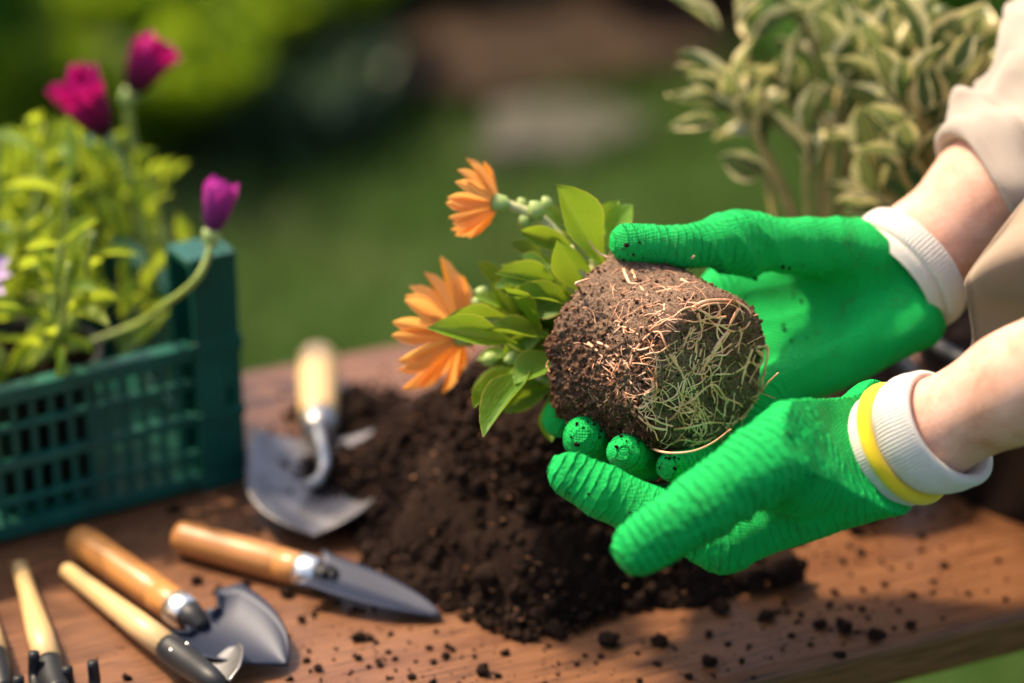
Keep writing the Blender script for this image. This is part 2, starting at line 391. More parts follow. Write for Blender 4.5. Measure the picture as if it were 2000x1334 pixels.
STEEL_D = m_simple('worn_grey_steel', (.16, .15, .155), .45, .5, .7, ns=60, var=.45)
BLACK = m_simple('black_enamel', (.012, .012, .014), .5, .4)
def m_root():
    m, nt, b = new_mat('root_fibre'); n = noise_n(nt, pos(nt), 120, 3, .6)
    setp(nt, b, col=ramp(nt, n, [(.3, (.46, .18, .08)), (.45, (.82, .40, .22)), (.65, (.95, .58, .38))]), rough=.55, spec=.35); return m
ROOT = m_root()

# ------------------------------------------------------------------ the setting: garden behind
def m_ground():
    m, nt, b = new_mat('lawn_ground'); c = pos(nt)
    setp(nt, b, col=ramp(nt, noise_n(nt, c, 2.2, 5, .6), [(.35, (.03, .07, .014)), (.6, (.06, .11, .025))]), rough=.95, spec=.1, nor=bump(nt, noise_n(nt, c, 60, 4, .7), .02)); return m
S = 60
gv = []; gf = []; gx = np.concatenate([[-S], np.linspace(-4, 4, 33), [S]]); gy = np.concatenate([[-S], np.linspace(-1, 9, 41), [S]])
for yy in gy:
    for xx in gx: gv.append((xx, yy, .02 * math.sin(xx * 2.1 + yy) * math.cos(yy * 1.3) if abs(xx) < 5 and -2 < yy < 10 else 0))
nx = len(gx)
gf = [(j * nx + i, j * nx + i + 1, (j + 1) * nx + i + 1, (j + 1) * nx + i) for j in range(len(gy) - 1) for i in range(nx - 1)]
tag(obj('lawn', gv, gf, m_ground()), kind='structure')
def m_grass():
    m, nt, b = new_mat('grass_blades'); n = noise_n(nt, pos(nt), 3.0, 5, .65)
    col = ramp(nt, n, [(.3, (.055, .115, .014)), (.52, (.10, .17, .03)), (.7, (.26, .28, .11))])
    setp(nt, b, col=col, rough=.5, spec=.3); tr = nd(nt, 'ShaderNodeBsdfTranslucent', {'Color': col})
    mx = nd(nt, 'ShaderNodeMixShader', {0: .3, 1: b.outputs[0], 2: tr.outputs[0]}); nt.links.new(mx.outputs[0], nt.nodes['Material Output'].inputs[0]); return m
def grass():
    n = 70000
    x = RNG.uniform(-1.7, 1.7, n); y = RNG.uniform(1.2, 6.0, n); h = RNG.uniform(.03, .07, n) * (1 + .4 * vnoise(np.stack([x, y, 0 * x], -1), 3))
    a = RNG.uniform(0, 6.283, n); l = RNG.uniform(0, .035, n); la = RNG.uniform(0, 6.283, n)
    b0 = np.stack([x, y, np.zeros(n)], -1); dx = np.stack([np.cos(a), np.sin(a), 0 * a], -1) * .0022; ln = np.stack([np.cos(la) * l, np.sin(la) * l, h], -1)
    md = b0 + ln * np.array([.35, .35, .6]); tp = b0 + ln
    v = np.stack([b0 - dx, b0 + dx, md + dx * .8, md - dx * .8, tp], 1).reshape(-1, 3); k = np.arange(n)[:, None] * 5
    f = np.concatenate([k + np.array([[0, 1, 2]]), k + np.array([[0, 2, 3]]), k + np.array([[3, 2, 4]])])
    tag(obj('grass', v, f, m_grass(), smooth=False), kind='stuff')
grass()
def patch(name, mat, px_outline, z, n=40, amp=.12, bumpy=.02):
    c = np.mean([H(a, b, 0) for a, b in px_outline], 0); pts = spline([H(a, b, 0) for a, b in px_outline + px_outline[:1]], 6)[:-1]
    v = [c + np.array([0, 0, z + .03])]; rings = 8; m = len(pts); f = []
    for k in range(1, rings + 1):
        t = k / rings
        for p in pts:
            q = c + (p - c) * t; q[2] = z + (.03 * (1 - t ** 3)) + (0 if k == rings else bumpy * float(vnoise(q[None] * 1.0, 9)[0])); v.append(q)
    for i in range(m): f.append((0, 1 + i, 1 + (i + 1) % m))
    for k in range(rings - 1):
        for i in range(m):
            a = 1 + k * m + i; b2 = 1 + k * m + (i + 1) % m; f.append((a, a + m, b2 + m, b2))
    return tag(obj(name, v, f, mat), kind='structure')
MULCH = m_simple('brown_mulch', (.042, .026, .016), .95, .1, ns=14, var=.5, bd=.02)
patch('flower_bed', MULCH, [(640, 190), (760, 70), (1000, 40), (1300, -40), (1480, -60), (1420, 130), (1200, 190), (950, 235)], .045)
STONE = m_simple('grey_stone', (.085, .074, .06), .85, .2, ns=9, var=.2, bd=.006)
def stone(px, py, rx, ry, h, label, seed):
    c = H(px, py, 0); n = 28; v = []; f = []
    prof = [(1.02, -.02), (1.03, h * .6), (.97, h * .92), (.75, h), (.3, h * 1.03)]
    for r, z in prof:
        for k in range(n):
            a = 2 * math.pi * k / n; q = 1 + .12 * math.sin(3 * a + seed) + .07 * math.sin(5 * a + 2 * seed)
            v.append(c + np.array([rx * r * q * math.cos(a), ry * r * q * math.sin(a), z]))
    for i in range(len(prof) - 1):
        for k in range(n): f.append((i * n + k, i * n + (k + 1) % n, (i + 1) * n + (k + 1) % n, (i + 1) * n + k))
    f.append(tuple(range((len(prof) - 1) * n, len(prof) * n)))
    tag(obj('garden_stone', v, f, STONE, smooth=False), label, 'stone')
stone(1100, 275, .125, .13, .035, 'pale grey flat stone on the lawn behind the held plant', 1.0)
stone(1010, 325, .06, .05, .05, 'small grey stone in the grass left of the bigger flat stone', 2.6)
def m_shrub(name, a, b_, c_, t):
    m, nt, b = new_mat(name); n = noise_n(nt, pos(nt), 9.0, 5, .7); col = ramp(nt, n, [(.3, a), (.5, b_), (.7, c_)])
    setp(nt, b, col=col, rough=.45, spec=.35); tr = nd(nt, 'ShaderNodeBsdfTranslucent', {'Color': col})
    mx = nd(nt, 'ShaderNodeMixShader', {0: t, 1: b.outputs[0], 2: tr.outputs[0]}); nt.links.new(mx.outputs[0], nt.nodes['Material Output'].inputs[0]); return m
SH_BRIGHT = m_shrub('bright_shrub_leaves', (.1, .17, .008), (.24, .36, .015), (.48, .62, .02), .75)
SH_DARK = m_shrub('dark_shrub_leaves', (.015, .03, .012), (.03, .06, .02), (.05, .09, .025), .2)
SH_RED = m_shrub('russet_shrub_leaves', (.05, .018, .014), (.09, .035, .022), (.15, .06, .035), .25)
SH_MID = m_shrub('mid_shrub_leaves', (.05, .14, .012), (.1, .25, .015), (.17, .34, .02), .5)
BARK = m_simple('bark', (.08, .05, .03), .9, .2, ns=60, var=.4)
def shrub(name, label, base, r, hgt, mat, n=4500, leaf=.035, cat='shrub', zlo=.05):
    t = thing(name, label, cat, base); base = np.asarray(base, float)
    cl = [base + np.array([random.uniform(-.6, .6) * r, random.uniform(-.6, .6) * r, random.uniform(zlo + .15, .85) * hgt]) for _ in range(14)]
    k = RNG.integers(0, 14, n); d = RNG.normal(size=(n, 3)); d /= np.linalg.norm(d, axis=1)[:, None]
    p = np.array(cl)[k] + d * (RNG.uniform(.3, 1, n) ** .5)[:, None] * np.array([r * .45, r * .45, hgt * .22]); p[:, 2] = np.maximum(p[:, 2], base[2] + .02)
    nn = d + RNG.normal(size=(n, 3)) * .6; nn /= np.linalg.norm(nn, axis=1)[:, None]; a = np.cross(nn, RNG.normal(size=(n, 3))); a /= np.linalg.norm(a, axis=1)[:, None]; b = np.cross(nn, a)
    s = (leaf * RNG.uniform(.6, 1.2, n))[:, None]
    v = np.stack([p - a * s, p - a * s * .1 + b * s * .4, p + a * s, p - a * s * .1 - b * s * .4], 1).reshape(-1, 3)
    obj('crown', v, np.arange(4 * n).reshape(-1, 4), mat, t, smooth=False)
    for q in range(5):
        e = cl[q]; vv, ff = tube(spline([base + np.array([.02 * q - .04, .015 * (q % 3), -.02]), base * .5 + e * .5 + np.array([.03, 0, .04]), e], 5), [.016, .005], 6)
        obj('trunk', vv, ff, BARK, t)
    return t
shrub('garden_shrub', 'bright yellow green shrub behind the flower crate', H(190, 300, 0), .36, .36, SH_BRIGHT, 6500)
shrub('garden_shrub', 'bright green shrub right of the yellow green one and further off', H(440, 150, 0), .34, .32, SH_BRIGHT, 4500)
shrub('garden_shrub', 'small bright green shrub at the left edge of the lawn', H(-90, 330, 0), .22, .5, SH_MID, 3500)
shrub('garden_shrub', 'dark leafy shrub at the top of the picture behind the brown bed', H(900, 10, 0), .3, .3, SH_DARK, 5000)
shrub('garden_shrub', 'dark low clump standing in for the shadow right of the bright shrub', H(585, 300, 0), .16, .16, SH_DARK, 3000)  # dark leaves put in to draw the shadow beside the bright shrub
shrub('garden_shrub', 'russet dark shrub behind the brown bed', H(1290, 50, 0), .2, .26, SH_RED, 4000)
shrub('garden_shrub', 'fresh green shrub behind the variegated potted shrub', H(1840, 260, 0), .36, .5, SH_MID, 6000)

# ------------------------------------------------------------------ table
e_dir = nrm((T(900, 645) - T(470, 722))[:3]); e_dir[2] = 0; e_dir = nrm(e_dir); p_dir = np.array([-e_dir[1], e_dir[0], 0])
backp = T(470, 722); frontp = T(1715, 1262)
off_b = backp.dot(p_dir); off_f = frontp.dot(p_dir); TW = off_b - off_f; THK = .026
tab_o = e_dir * .02 + p_dir * off_f
ttab = thing('wooden_table', 'brown wooden garden table with soil spilled over its top', 'table', (tab_o[0], tab_o[1], 0))
Mt = Matrix(((e_dir[0], p_dir[0], 0, tab_o[0]), (e_dir[1], p_dir[1], 0, tab_o[1]), (0, 0, 1, 0), (0, 0, 0, 1)))
def table_box(name, x0, x1, y0, y1, z0, z1, bev):
    v, f = obb((x0, y0, z0), np.array([x1 - x0, 0, 0]), np.array([0, y1 - y0, 0]), np.array([0, 0, z1 - z0]))
    me = make_mesh(name, v, f, TABLE, False); return bevel(inst(name, me, Mt, ttab), bev, 4)
table_box('tabletop', -.42, 1.3, 0, TW, TZ - THK, TZ, .006)
for x0 in (-.36, 1.2):
    for y0 in (.108, TW - .158): table_box('leg', x0, x0 + .05, y0, y0 + .05, -.01, TZ - THK - .001, .004)
for y0 in (.12, TW - .142): table_box('rail', -.308, 1.198, y0, y0 + .022, TZ - .065, TZ - THK - .001, .003)

# ------------------------------------------------------------------ soil pile
PC = np.array([.014, 1.060])
def pile_h(x, y):
    dx = x - PC[0]; dy = y - PC[1]; a = np.arctan2(dy, dx)
    R = (.128 - .028 * np.exp(-((np.mod(a, 6.2832) - 3.1) / .55) ** 2) - .024 * np.exp(-((a + 2.40) / .5) ** 2) - .026 * np.exp(-((a + 1.6) / .75) ** 2)) + .010 * np.sin(2 * a + 1) + .01 * np.sin(3 * a + .4) + .006 * np.sin(7 * a) + .03 * np.exp(-((a + .35) / .45) ** 2)
    t = np.sqrt(dx * dx + dy * dy) / R
    h = .104 * np.clip(1 - t ** 1.12, -.2, 1) - .03 * np.exp(-((a + .35) / .5) ** 2) * np.clip(t, 0, .9)
    h = h + .02 * np.exp(-((x + .1) / .03) ** 2 - ((y - 1.18) / .03) ** 2)
    return h
def soil_pile():
    g = np.arange(-.2, .2, .0016); X, Y = np.meshgrid(PC[0] + g, PC[1] + g, indexing='ij'); h = pile_h(X, Y)
    p = np.stack([X, Y, h], -1); q = p * np.array([1, 1, 1.2])
    h = h + .0065 * vnoise(q, 38, 3) + .0030 * vnoise(q, 90, 4) + .0018 * billow(q, 170, 2, 5) + .0016 * vnoise(q, 380, 9) + .0010 * vnoise(q, 700, 12)
    z = np.where(h > 0, h, -.004); p[..., 2] = TZ + z; n, m = h.shape
    keep = (h > -.0015); ii = np.arange(n * m).reshape(n, m)
    kk = keep[:-1, :-1] | keep[1:, :-1] | keep[:-1, 1:] | keep[1:, 1:]
    f = np.stack([ii[:-1, :-1], ii[1:, :-1], ii[1:, 1:], ii[:-1, 1:]], -1)[kk]
    used = np.unique(f); mp = -np.ones(n * m, int); mp[used] = np.arange(len(used))
    t = thing('soil_pile', 'heap of dark crumbly potting soil in the middle of the table', 'soil', (PC[0], PC[1], TZ))
    v = p.reshape(-1, 3)[used]; v[:, 2] = np.maximum(v[:, 2], TZ - .003)
    obj('heap', v, mp[f], SOIL, t); return t
tpile = soil_pile()
# a few crumb shapes, used everywhere
def ico(sub=1, seed=0, rough=.35):
    import bmesh
    bm = bmesh.new(); bmesh.ops.create_icosphere(bm, subdivisions=sub, radius=1.0)
    v = np.array([x.co[:] for x in bm.verts]); f = np.array([[q.index for q in x.verts] for x in bm.faces]); bm.free()
    v = v * (1 + rough * vnoise(v, 1.3, seed))[:, None] * (1 + .5 * rough * vnoise(v, 3.1, seed + 9))[:, None]; return v, f
CR1 = [ico(1, s, .5) for s in range(6)]; CR2 = [ico(2, s, .55) for s in range(6)]; CR3 = [ico(3, s, .5) for s in range(6)]
def rand_rot(n):
    q = RNG.normal(size=(n, 4)); q /= np.linalg.norm(q, axis=1)[:, None]; a, b, c, d = q.T
    return np.stack([np.stack([1 - 2 * (c * c + d * d), 2 * (b * c - a * d), 2 * (b * d + a * c)], -1), np.stack([2 * (b * c + a * d), 1 - 2 * (b * b + d * d), 2 * (c * d - a * b)], -1), np.stack([2 * (b * d - a * c), 2 * (c * d + a * b), 1 - 2 * (b * b + c * c)], -1)], 1)
def crumbs(pts, sizes, shapes, squash=(1, 1, 1)):
    V_, F_ = [], []; n0 = 0; k = RNG.integers(0, len(shapes), len(pts)); R = rand_rot(len(pts))
    for s, (v, f) in enumerate(shapes):
        i = np.where(k == s)[0]
        if not len(i): continue
        vv = np.einsum('nij,vj->nvi', R[i], v * RNG.uniform(.7, 1.3, 3)) * sizes[i][:, None, None] * np.array(squash) + pts[i][:, None, :]
        ff = f[None] + (np.arange(len(i)) * len(v))[:, None, None] + n0; n0 += len(i) * len(v); V_.append(vv.reshape(-1, 3)); F_.append(ff.reshape(-1, 3))
    return np.concatenate(V_), np.concatenate(F_)
def pile_crumbs():
    n = 15000; a = RNG.uniform(0, 6.283, n); r = np.sqrt(RNG.uniform(0, 1, n)) * .155
    x = PC[0] + r * np.cos(a); y = PC[1] + r * np.sin(a); h = pile_h(x, y); k = h > -.004; x, y, h = x[k], y[k], np.maximum(h[k], 0)
    s = .0005 + .0026 * RNG.random(len(x)) ** 5
    v, f = crumbs(np.stack([x, y, TZ + h + .0035 * RNG.random(len(x)) + .0005], -1), s, CR1)
    tag(obj('soil_crumbs', v, f, SOIL, tpile), kind='stuff')
pile_crumbs()
def pile_clumps():
    n = 800; a = RNG.uniform(0, 6.283, n); r = np.sqrt(RNG.uniform(0, 1, n)) * .15
    x = PC[0] + r * np.cos(a); y = PC[1] + r * np.sin(a); h = pile_h(x, y); k = h > -.003; x, y, h = x[k], y[k], np.maximum(h[k], 0)
    v, f = crumbs(np.stack([x, y, TZ + h + .002], -1), .0014 + .0036 * RNG.random(len(x)) ** 2.5, [(q + .12 * billow(q, 4, 1, 3)[:, None] * q, g) for q, g in CR2]); tag(obj('soil_clumps', v, f, SOIL, tpile), kind='stuff')
pile_clumps()
def pile_flecks():
    n = 900; a = RNG.uniform(0, 6.283, n); r = np.sqrt(RNG.uniform(0, 1, n)) * .14; x = PC[0] + r * np.cos(a); y = PC[1] + r * np.sin(a); h = pile_h(x, y); k = h > 0; x, y, h = x[k], y[k], h[k]
    v, f = crumbs(np.stack([x, y, TZ + h + .0045], -1), .0004 + .0009 * RNG.random(len(x)) ** 2, CR1, (1.6, 1, .6)); tag(obj('bark_flecks', v, f, GRAIN, tpile), kind='stuff')
    m = MB()
    for i in range(170):
        a = random.uniform(0, 6.283); r = .135 * math.sqrt(random.random()); x, y = PC[0] + r * math.cos(a), PC[1] + r * math.sin(a); h = float(pile_h(np.array(x), np.array(y)))
        if h < 0: continue
        b = random.uniform(0, 6.283); l = random.uniform(.003, .010); p0 = np.array([x, y, TZ + h + .005]); d = np.array([math.cos(b), math.sin(b), random.uniform(-.3, .4)]) * l
        m.add(*tube(spline([p0, p0 + d * .5 + RNG.normal(size=3) * l * .15, p0 + d], 2), [.0003, .0002], 4, False))
    tag(m.build('bark_fibres', GRAIN, tpile), kind='stuff')
pile_flecks()
def table_crumbs():
    n = 3600; a = RNG.uniform(0, 6.283, n); r = .1 + .5 * np.abs(RNG.normal(size=n)) * .25 + .03 * RNG.random(n)
    x = PC[0] + 1.15 * r * np.cos(a); y = PC[1] + r * np.sin(a); pt = np.stack([x, y], -1); o = pt @ p_dir[:2]
    k = (o > off_f + .006) & (o < off_b - .006) & (pile_h(x, y) < .002) & ((y < 1.12) | (RNG.random(n) < .35)) & ~((x < -.1) & (RNG.random(n) < .75))
    x, y = x[k], y[k]; s = .00035 + .0016 * RNG.random(len(x)) ** 5
    v, f = crumbs(np.stack([x, y, TZ + s * .5], -1), s, CR1, (1.2, 1.2, .8))
    tag(obj('scattered_soil', v, f, SOIL), kind='stuff')
table_crumbs()
def clod(px, py, r, label, group=None, sq=.75, k=0):
    v, f = CR3[k % 6]; v = v * (1 + .12 * billow(v, 3.5, 2, 40 + k))[:, None]; c = T(px, py); M = rand_rot(1)[0]
    vv = (v @ M.T) * r * np.array([1.1, 1, sq]); vv[:, 2] -= vv[:, 2].min() + .0004
    tag(obj('soil_clod', vv + c, f, SOIL), label, 'soil clod', group)
for i, (px, py, r, lab) in enumerate([
    (1186, 1258, .0040, 'round soil clod at the front foot of the soil heap'), (1290, 1258, .0032, 'flat soil clod on the table right of the round clod'),
    (1383, 1299, .0034, 'small round soil clod alone near the table front edge'), (1602, 1226, .0026, 'left clod of the crumbled soil row near the table edge'),
    (1648, 1236, .0036, 'middle and largest clod of the soil row near the table edge'), (1710, 1250, .0032, 'right clod of the soil row near the table edge'),
    (1535, 1140, .0095, 'big soil clod at the right end of the heap under the glove'), (1465, 1150, .007, 'soil clod beside the big one at the right end of the heap'),
    (1405, 1195, .0042, 'soil clod lying just before the right end of the heap'), (942, 1317, .0028, 'small soil clod at the bottom middle of the photo'),
    (1640, 1285, .0024, 'tiny soil clod below the soil row'), (1665, 1040, .0034, 'soil clod on the table right behind the near glove'),
    (1500, 1210, .0030, 'small soil clod between heap and soil row'), (555, 965, .0045, 'dark soil clod lying in the steel trowel scoop'), (565, 812, .0028, 'soil crumb beside the pale trowel handle')]):
    clod(px, py, r, lab, k=i)
CG = 'small soil clods strewn over the table front'
for i in range(20):
    px = random.choice([random.uniform(640, 1150), random.uniform(1100, 1800), random.uniform(720, 980)]); py = random.uniform(1215, 1330) if px < 1500 else random.uniform(1180, 1262)
    if px < 880 and py < 1232: py += 40
    clod(px, py, random.uniform(.0006, .0015), 'tiny dark soil clod strewn on the table boards', CG, k=i)
for i, (px, py) in enumerate([(385, 1138), (340, 1000), (430, 1160), (480, 1145), (560, 1165), (700, 1250), (1240, 1180), (1700, 1020), (1560, 1060), (1780, 1225)]):
    clod(px, py, random.uniform(.0018, .003), 'tiny dark soil clod strewn on the table boards', CG, k=i + 3)

# ------------------------------------------------------------------ leaf, petal meshes
def leaf_mesh(name, mat, shape, nx=6, ny=10, fold=.16, bend=.12, wave=.0, seed=0):
    v = []; uv = []
    for j in range(ny + 1):
        t = j / ny; wd = shape(t)
        for i in range(nx + 1):
            s = i / nx * 2 - 1
            z = fold * wd * (abs(s) ** 1.3) * .5 - bend * (t - .15) ** 2 + wave * math.sin(t * 9 + seed + (2 if s > 0 else 0)) * s * s * .5
            v.append((s * wd * .5, t, z)); uv.append(((s + 1) / 2, t))
    f = [(j * (nx + 1) + i, j * (nx + 1) + i + 1, (j + 1) * (nx + 1) + i + 1, (j + 1) * (nx + 1) + i) for j in range(ny) for i in range(nx)]
    return make_mesh(name, v, f, mat, True, uv)
def sh_spat(t): return max(.02, (math.sin(math.pi * min(1, t ** 1.5)) ** .8 * .96 + .1 * (1 - t)) if t < .999 else .02)     # spatulate
def sh_oval(t): return max(.02, math.sin(math.pi * t ** .95) ** .75)
def sh_petal(t): return (.4 + .6 * min(1, t * 1.6)) * (1 - (max(0, t - .62) / .38) ** 2.6 * .88)
LM = [leaf_mesh('leaf', LEAF, sh_spat, fold=.3, bend=b, wave=.05, seed=k) for k, b in enumerate((.05, .1, .18, -.08))]
LMB = [leaf_mesh('leaf', LEAF_B, sh_spat, 4, 7, fold=.3, bend=b, seed=k) for k, b in enumerate((.06, .2, .35, -.12))]
LMV = [leaf_mesh('leaf', LEAF_V, sh_oval, 4, 8, fold=.35, bend=b, wave=.06, seed=k) for k, b in enumerate((.05, .12, .25, -.1))]
PMO = [leaf_mesh('petal', PETAL_O, sh_petal, 4, 8, fold=-.3, bend=b) for b in (.0, .12, -.1)]
PMM = [leaf_mesh('petal', PETAL_M, sh_petal, 4, 8, fold=.35, bend=b) for b in (-.25, -.4, -.1)]
PMP = [leaf_mesh('petal', PETAL_P, sh_petal, 4, 8, fold=.35, bend=b) for b in (-.25, -.4, -.1)]
def lmat(base, tip, width, n):
    base = np.asarray(base, float); y = np.asarray(tip, float) - base; L = np.linalg.norm(y); y = y / L
    z = nrm(np.asarray(n, float) - y * y.dot(n)); x = np.cross(y, z)
    M = Matrix(((x[0] * width, y[0] * L, z[0] * L, base[0]), (x[1] * width, y[1] * L, z[1] * L, base[1]), (x[2] * width, y[2] * L, z[2] * L, base[2]), (0, 0, 0, 1)))
    return M
TOCAM = -FW; Z0 = np.array([0, 0, 1.0])
def put_leaf(meshes, parent, base, tip, width, n=None, name='leaf'):
    if n is None: n = TOCAM * .8 + np.array([0, 0, .7]) + RNG.normal(size=3) * .25
    return inst(name, random.choice(meshes), lmat(base, tip, width, n), parent)
def flower(parent, base, axis, plen, n, openang, meshes, wid, cal=.004, jit=.12, mat_c=None, centre=True, skip=None, label=None):
    axis = nrm(axis); ref = np.array([0, 0, 1.0]) if abs(axis[2]) < .9 else np.array([1.0, 0, 0]); x = nrm(np.cross(axis, ref)); y = np.cross(axis, x)
    v, f = lathe(base - axis * cal * 1.2, axis, [(0, cal * .3), (cal * .5, cal * .85), (cal * 1.4, cal), (cal * 2.0, cal * .95), (cal * 2.01, 0)], 12)
    fl = obj('flower', v, f, BUD, parent)
    if label: fl['label'] = label
    for k in range(n):
        a = 2 * math.pi * (k + random.uniform(-.25, .25)) / n
        if skip and skip(a): continue
        rad = math.cos(a) * x + math.sin(a) * y; o = openang + random.uniform(-jit, jit); L = plen * random.uniform(.88, 1.05)
        b = base + axis * cal * .6 + rad * cal * .8; d = axis * math.cos(o) + rad * math.sin(o)
        inst('petal', random.choice(meshes), lmat(b, b + d * L, wid * random.uniform(.9, 1.1), axis * math.sin(o) - rad * math.cos(o)), fl)
    return fl

# ------------------------------------------------------------------ held plant: root ball
BA, BB = P(1212, 672, 1.072), P(1384, 737, 1.030); bax = nrm(BB - BA); bH = np.linalg.norm(BB - BA) / 2; bC = (BA + BB) / 2
def ball_f(p, rough=True):
    q = p - bC; h = q @ bax; rad = np.sqrt(np.maximum((q * q).sum(-1) - h * h, 0))
    t = np.clip((h + bH) / (2 * bH), -.3, 1.3); r = .0432 + (.0338 - .0432) * t
    d = smax((rad - r) * .98, np.abs(h) - bH, .0065)
    return d
def ball_d(p):
    return ball_f(p) - .0011 * vnoise(p, 70, 2) - .0016 * vnoise(p, 32, 4)
tplant = thing('flowering_plant', 'uprooted orange daisy plant held in the two green gloves', 'plant', bC + np.array([0, 0, -.045]))
def root_ball():
    lo, hi = bC - .062, bC + .062
    v, f = surface(ball_d, lo, hi, .0007); n = grad(ball_d, v)
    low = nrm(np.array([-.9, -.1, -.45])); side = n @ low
    h = (v - bC) @ bax
    rough = .35 + np.clip(side * 1.2, 0, 1)
    disp = (.0010 * vnoise(v, 150, 13) + .0010 * billow(v, 300, 2, 3) + .0006 * billow(v, 700, 1, 8)) * (rough + .25)
    # hollows in the base where the roots loop
    for (px, py, r, dp) in ((1405, 612, .008, .005), (1300, 790, .007, .002), (1475, 715, .006, .003)):
        c = hit(px, py)
        disp -= dp * np.exp(-((v - c) ** 2).sum(-1) / r ** 2)
    v = v + n * disp[:, None]
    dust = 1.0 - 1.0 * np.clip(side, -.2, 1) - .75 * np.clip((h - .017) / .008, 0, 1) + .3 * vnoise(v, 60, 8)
    o = obj('root_ball', v, f, BALL, tplant, attrs={'dust': np.clip(dust, 0, 1)})
    k = RNG.choice(len(v), 6500, p=(rough / rough.sum())); s = .00022 + .0007 * RNG.random(6500) ** 4
    cv, cf = crumbs(v[k] + n[k] * s[:, None] * .3, s, CR1); tag(obj('soil_grains', cv, cf, GRAIN, o), kind='stuff')
    return o, v, n
def hit(px, py, off=0.0):                                    # where a sight line meets the ball
    r = ray(px, py); L = np.linalg.norm(r); r = r / L; t = .9
    best = None
    for _ in range(80):
        p = CP + r * t; d = float(ball_d(p[None])[0])
        if best is None or d < best[0]: best = (d, p)
        if d < 1e-5: break
        t += max(d, 2e-4)
        if t > 1.3: break
    p = best[1]; n = grad(ball_d, p[None])[0]
    return p + n * off
oball, bv, bn = root_ball()
def root(pts, r0, r1, name='root'):
    p = spline(pts, 5); v, f = tube(p, [r0, (r0 + r1) * .55, r1], 6); return obj(name, v, f, ROOT, oball)
MAIN = [[(1168, 669), (1192, 680), (1210, 698), (1223, 713), (1231, 722), (1228, 746), (1240, 767), (1250, 780), (1262, 788)],
 [(1231, 716), (1240, 689), (1255, 668), (1270, 654), (1288, 650), (1297, 668), (1300, 677)], [(1279, 785), (1274, 752), (1279, 725), (1277, 710), (1297, 683)],
 [(1351, 602), (1375, 590), (1405, 587), (1435, 590), (1462, 608), (1459, 635), (1432, 647), (1405, 635), (1375, 629), (1360, 617), (1351, 602)],
 [(1353, 608), (1378, 596), (1408, 592), (1432, 597), (1455, 613)], [(1420, 647), (1402, 668), (1387, 692), (1375, 713), (1363, 731)], [(1424, 648), (1409, 670), (1393, 690), (1383, 706)],
 [(1348, 638), (1336, 668), (1330, 683)], [(1354, 636), (1345, 664), (1340, 684)], [(1477, 677), (1495, 676), (1497, 698), (1490, 725), (1484, 764), (1468, 776)],
 [(1468, 680), (1459, 704), (1450, 734), (1444, 767)], [(1235, 790), (1255, 795), (1275, 775), (1287, 755)], [(1230, 735), (1226, 760), (1232, 785), (1250, 792), (1268, 784)],
 [(1250, 855), (1280, 866), (1305, 872), (1350, 868), (1390, 858), (1425, 838)], [(1235, 800), (1280, 835), (1340, 835), (1385, 825), (1430, 825), (1462, 800)],
 [(1420, 785), (1390, 750), (1345, 785), (1305, 800)], [(1476, 684), (1486, 690), (1488, 704), (1480, 716), (1470, 706), (1474, 692)], [(1362, 612), (1366, 626), (1368, 640)],
 [(1440, 604), (1430, 622), (1420, 640)], [(1400, 592), (1406, 606), (1404, 622)], [(1210, 700), (1196, 706), (1205, 712), (1226, 716)], [(1150, 670), (1172, 690), (1190, 708), (1208, 730)],
 [(1178, 734), (1192, 742), (1204, 760), (1222, 776)], [(1209, 636), (1232, 645), (1250, 655), (1262, 652)], [(1169, 650), (1182, 646), (1200, 637)], [(1218, 528), (1225, 545), (1232, 555), (1245, 556)],
 [(1235, 530), (1243, 550)], [(1250, 560), (1262, 575), (1274, 590)], [(1282, 572), (1310, 567), (1330, 570)], [(1330, 548), (1345, 555), (1362, 553)], [(1298, 595), (1296, 612), (1278, 622), (1272, 636)],
 [(1260, 850), (1240, 838), (1220, 826)], [(1300, 870), (1330, 858), (1370, 862), (1405, 845)], [(1300, 680), (1318, 700), (1322, 722), (1345, 710)], [(1305, 690), (1325, 720), (1335, 745), (1332, 770)]]
for m in MAIN:
    r0 = random.uniform(.00045, .0008)
    root([hit(a, b, r0 * .6) for a, b in m], r0, r0 * .5)
root([hit(1486, 764, .0005), P(1500, 748, 1.028), P(1520, 728, 1.022)], .0005, .0003)
root([hit(1260, 868, .0006), P(1300, 884, 1.012), P(1350, 882, 1.008), P(1390, 866, 1.012), P(1428, 838, 1.014)], .0006, .0004)
root([hit(1130, 560, .0005), P(1126, 553, 1.03), P(1150, 545, 1.035)], .0007, .0005); root([hit(1083, 690, 0), P(1068, 712, 1.05), P(1074, 726, 1.045)], .0004, .0003)
root([hit(1190, 505, 0), P(1165, 490, 1.06), P(1150, 470, 1.06)], .0005, .0003); root([hit(1340, 512, 0), P(1356, 500, 1.05)], .0006, .0004)
def walkers(n, centre_px, spread, steps, r, bias=0.0):
    out = []
    for k in range(n):
        a = random.uniform(0, 6.283); c = hit(centre_px[0] + random.gauss(0, spread), centre_px[1] + random.gauss(0, spread)); d = nrm(RNG.normal(size=3) * .6 + bias * (-UP * .9 + RT * random.uniform(-1, .5))); pts = []; bend = random.gauss(0, .12)
        for s in range(steps):
            nn = grad(ball_d, c[None])[0]; c = c - nn * float(ball_d(c[None])[0]); d = nrm(d - nn * d.dot(nn)); pts.append(c + nn * (r * .5 + .0008 * max(0, random.gauss(0, .7))))
            if s == 0: dr = d.copy()
            bend += random.gauss(0, .42); bend *= .72; s_ = np.cross(nn, d); d = nrm(d + s_ * bend + (dr - nn * dr.dot(nn)) * .35); c = c + d * .0030
        out.append(pts)
    return out
for p in walkers(22, (1400, 690), 58, 19, .0005, 1.0): root(p, random.uniform(.00024, .00055), .00016)
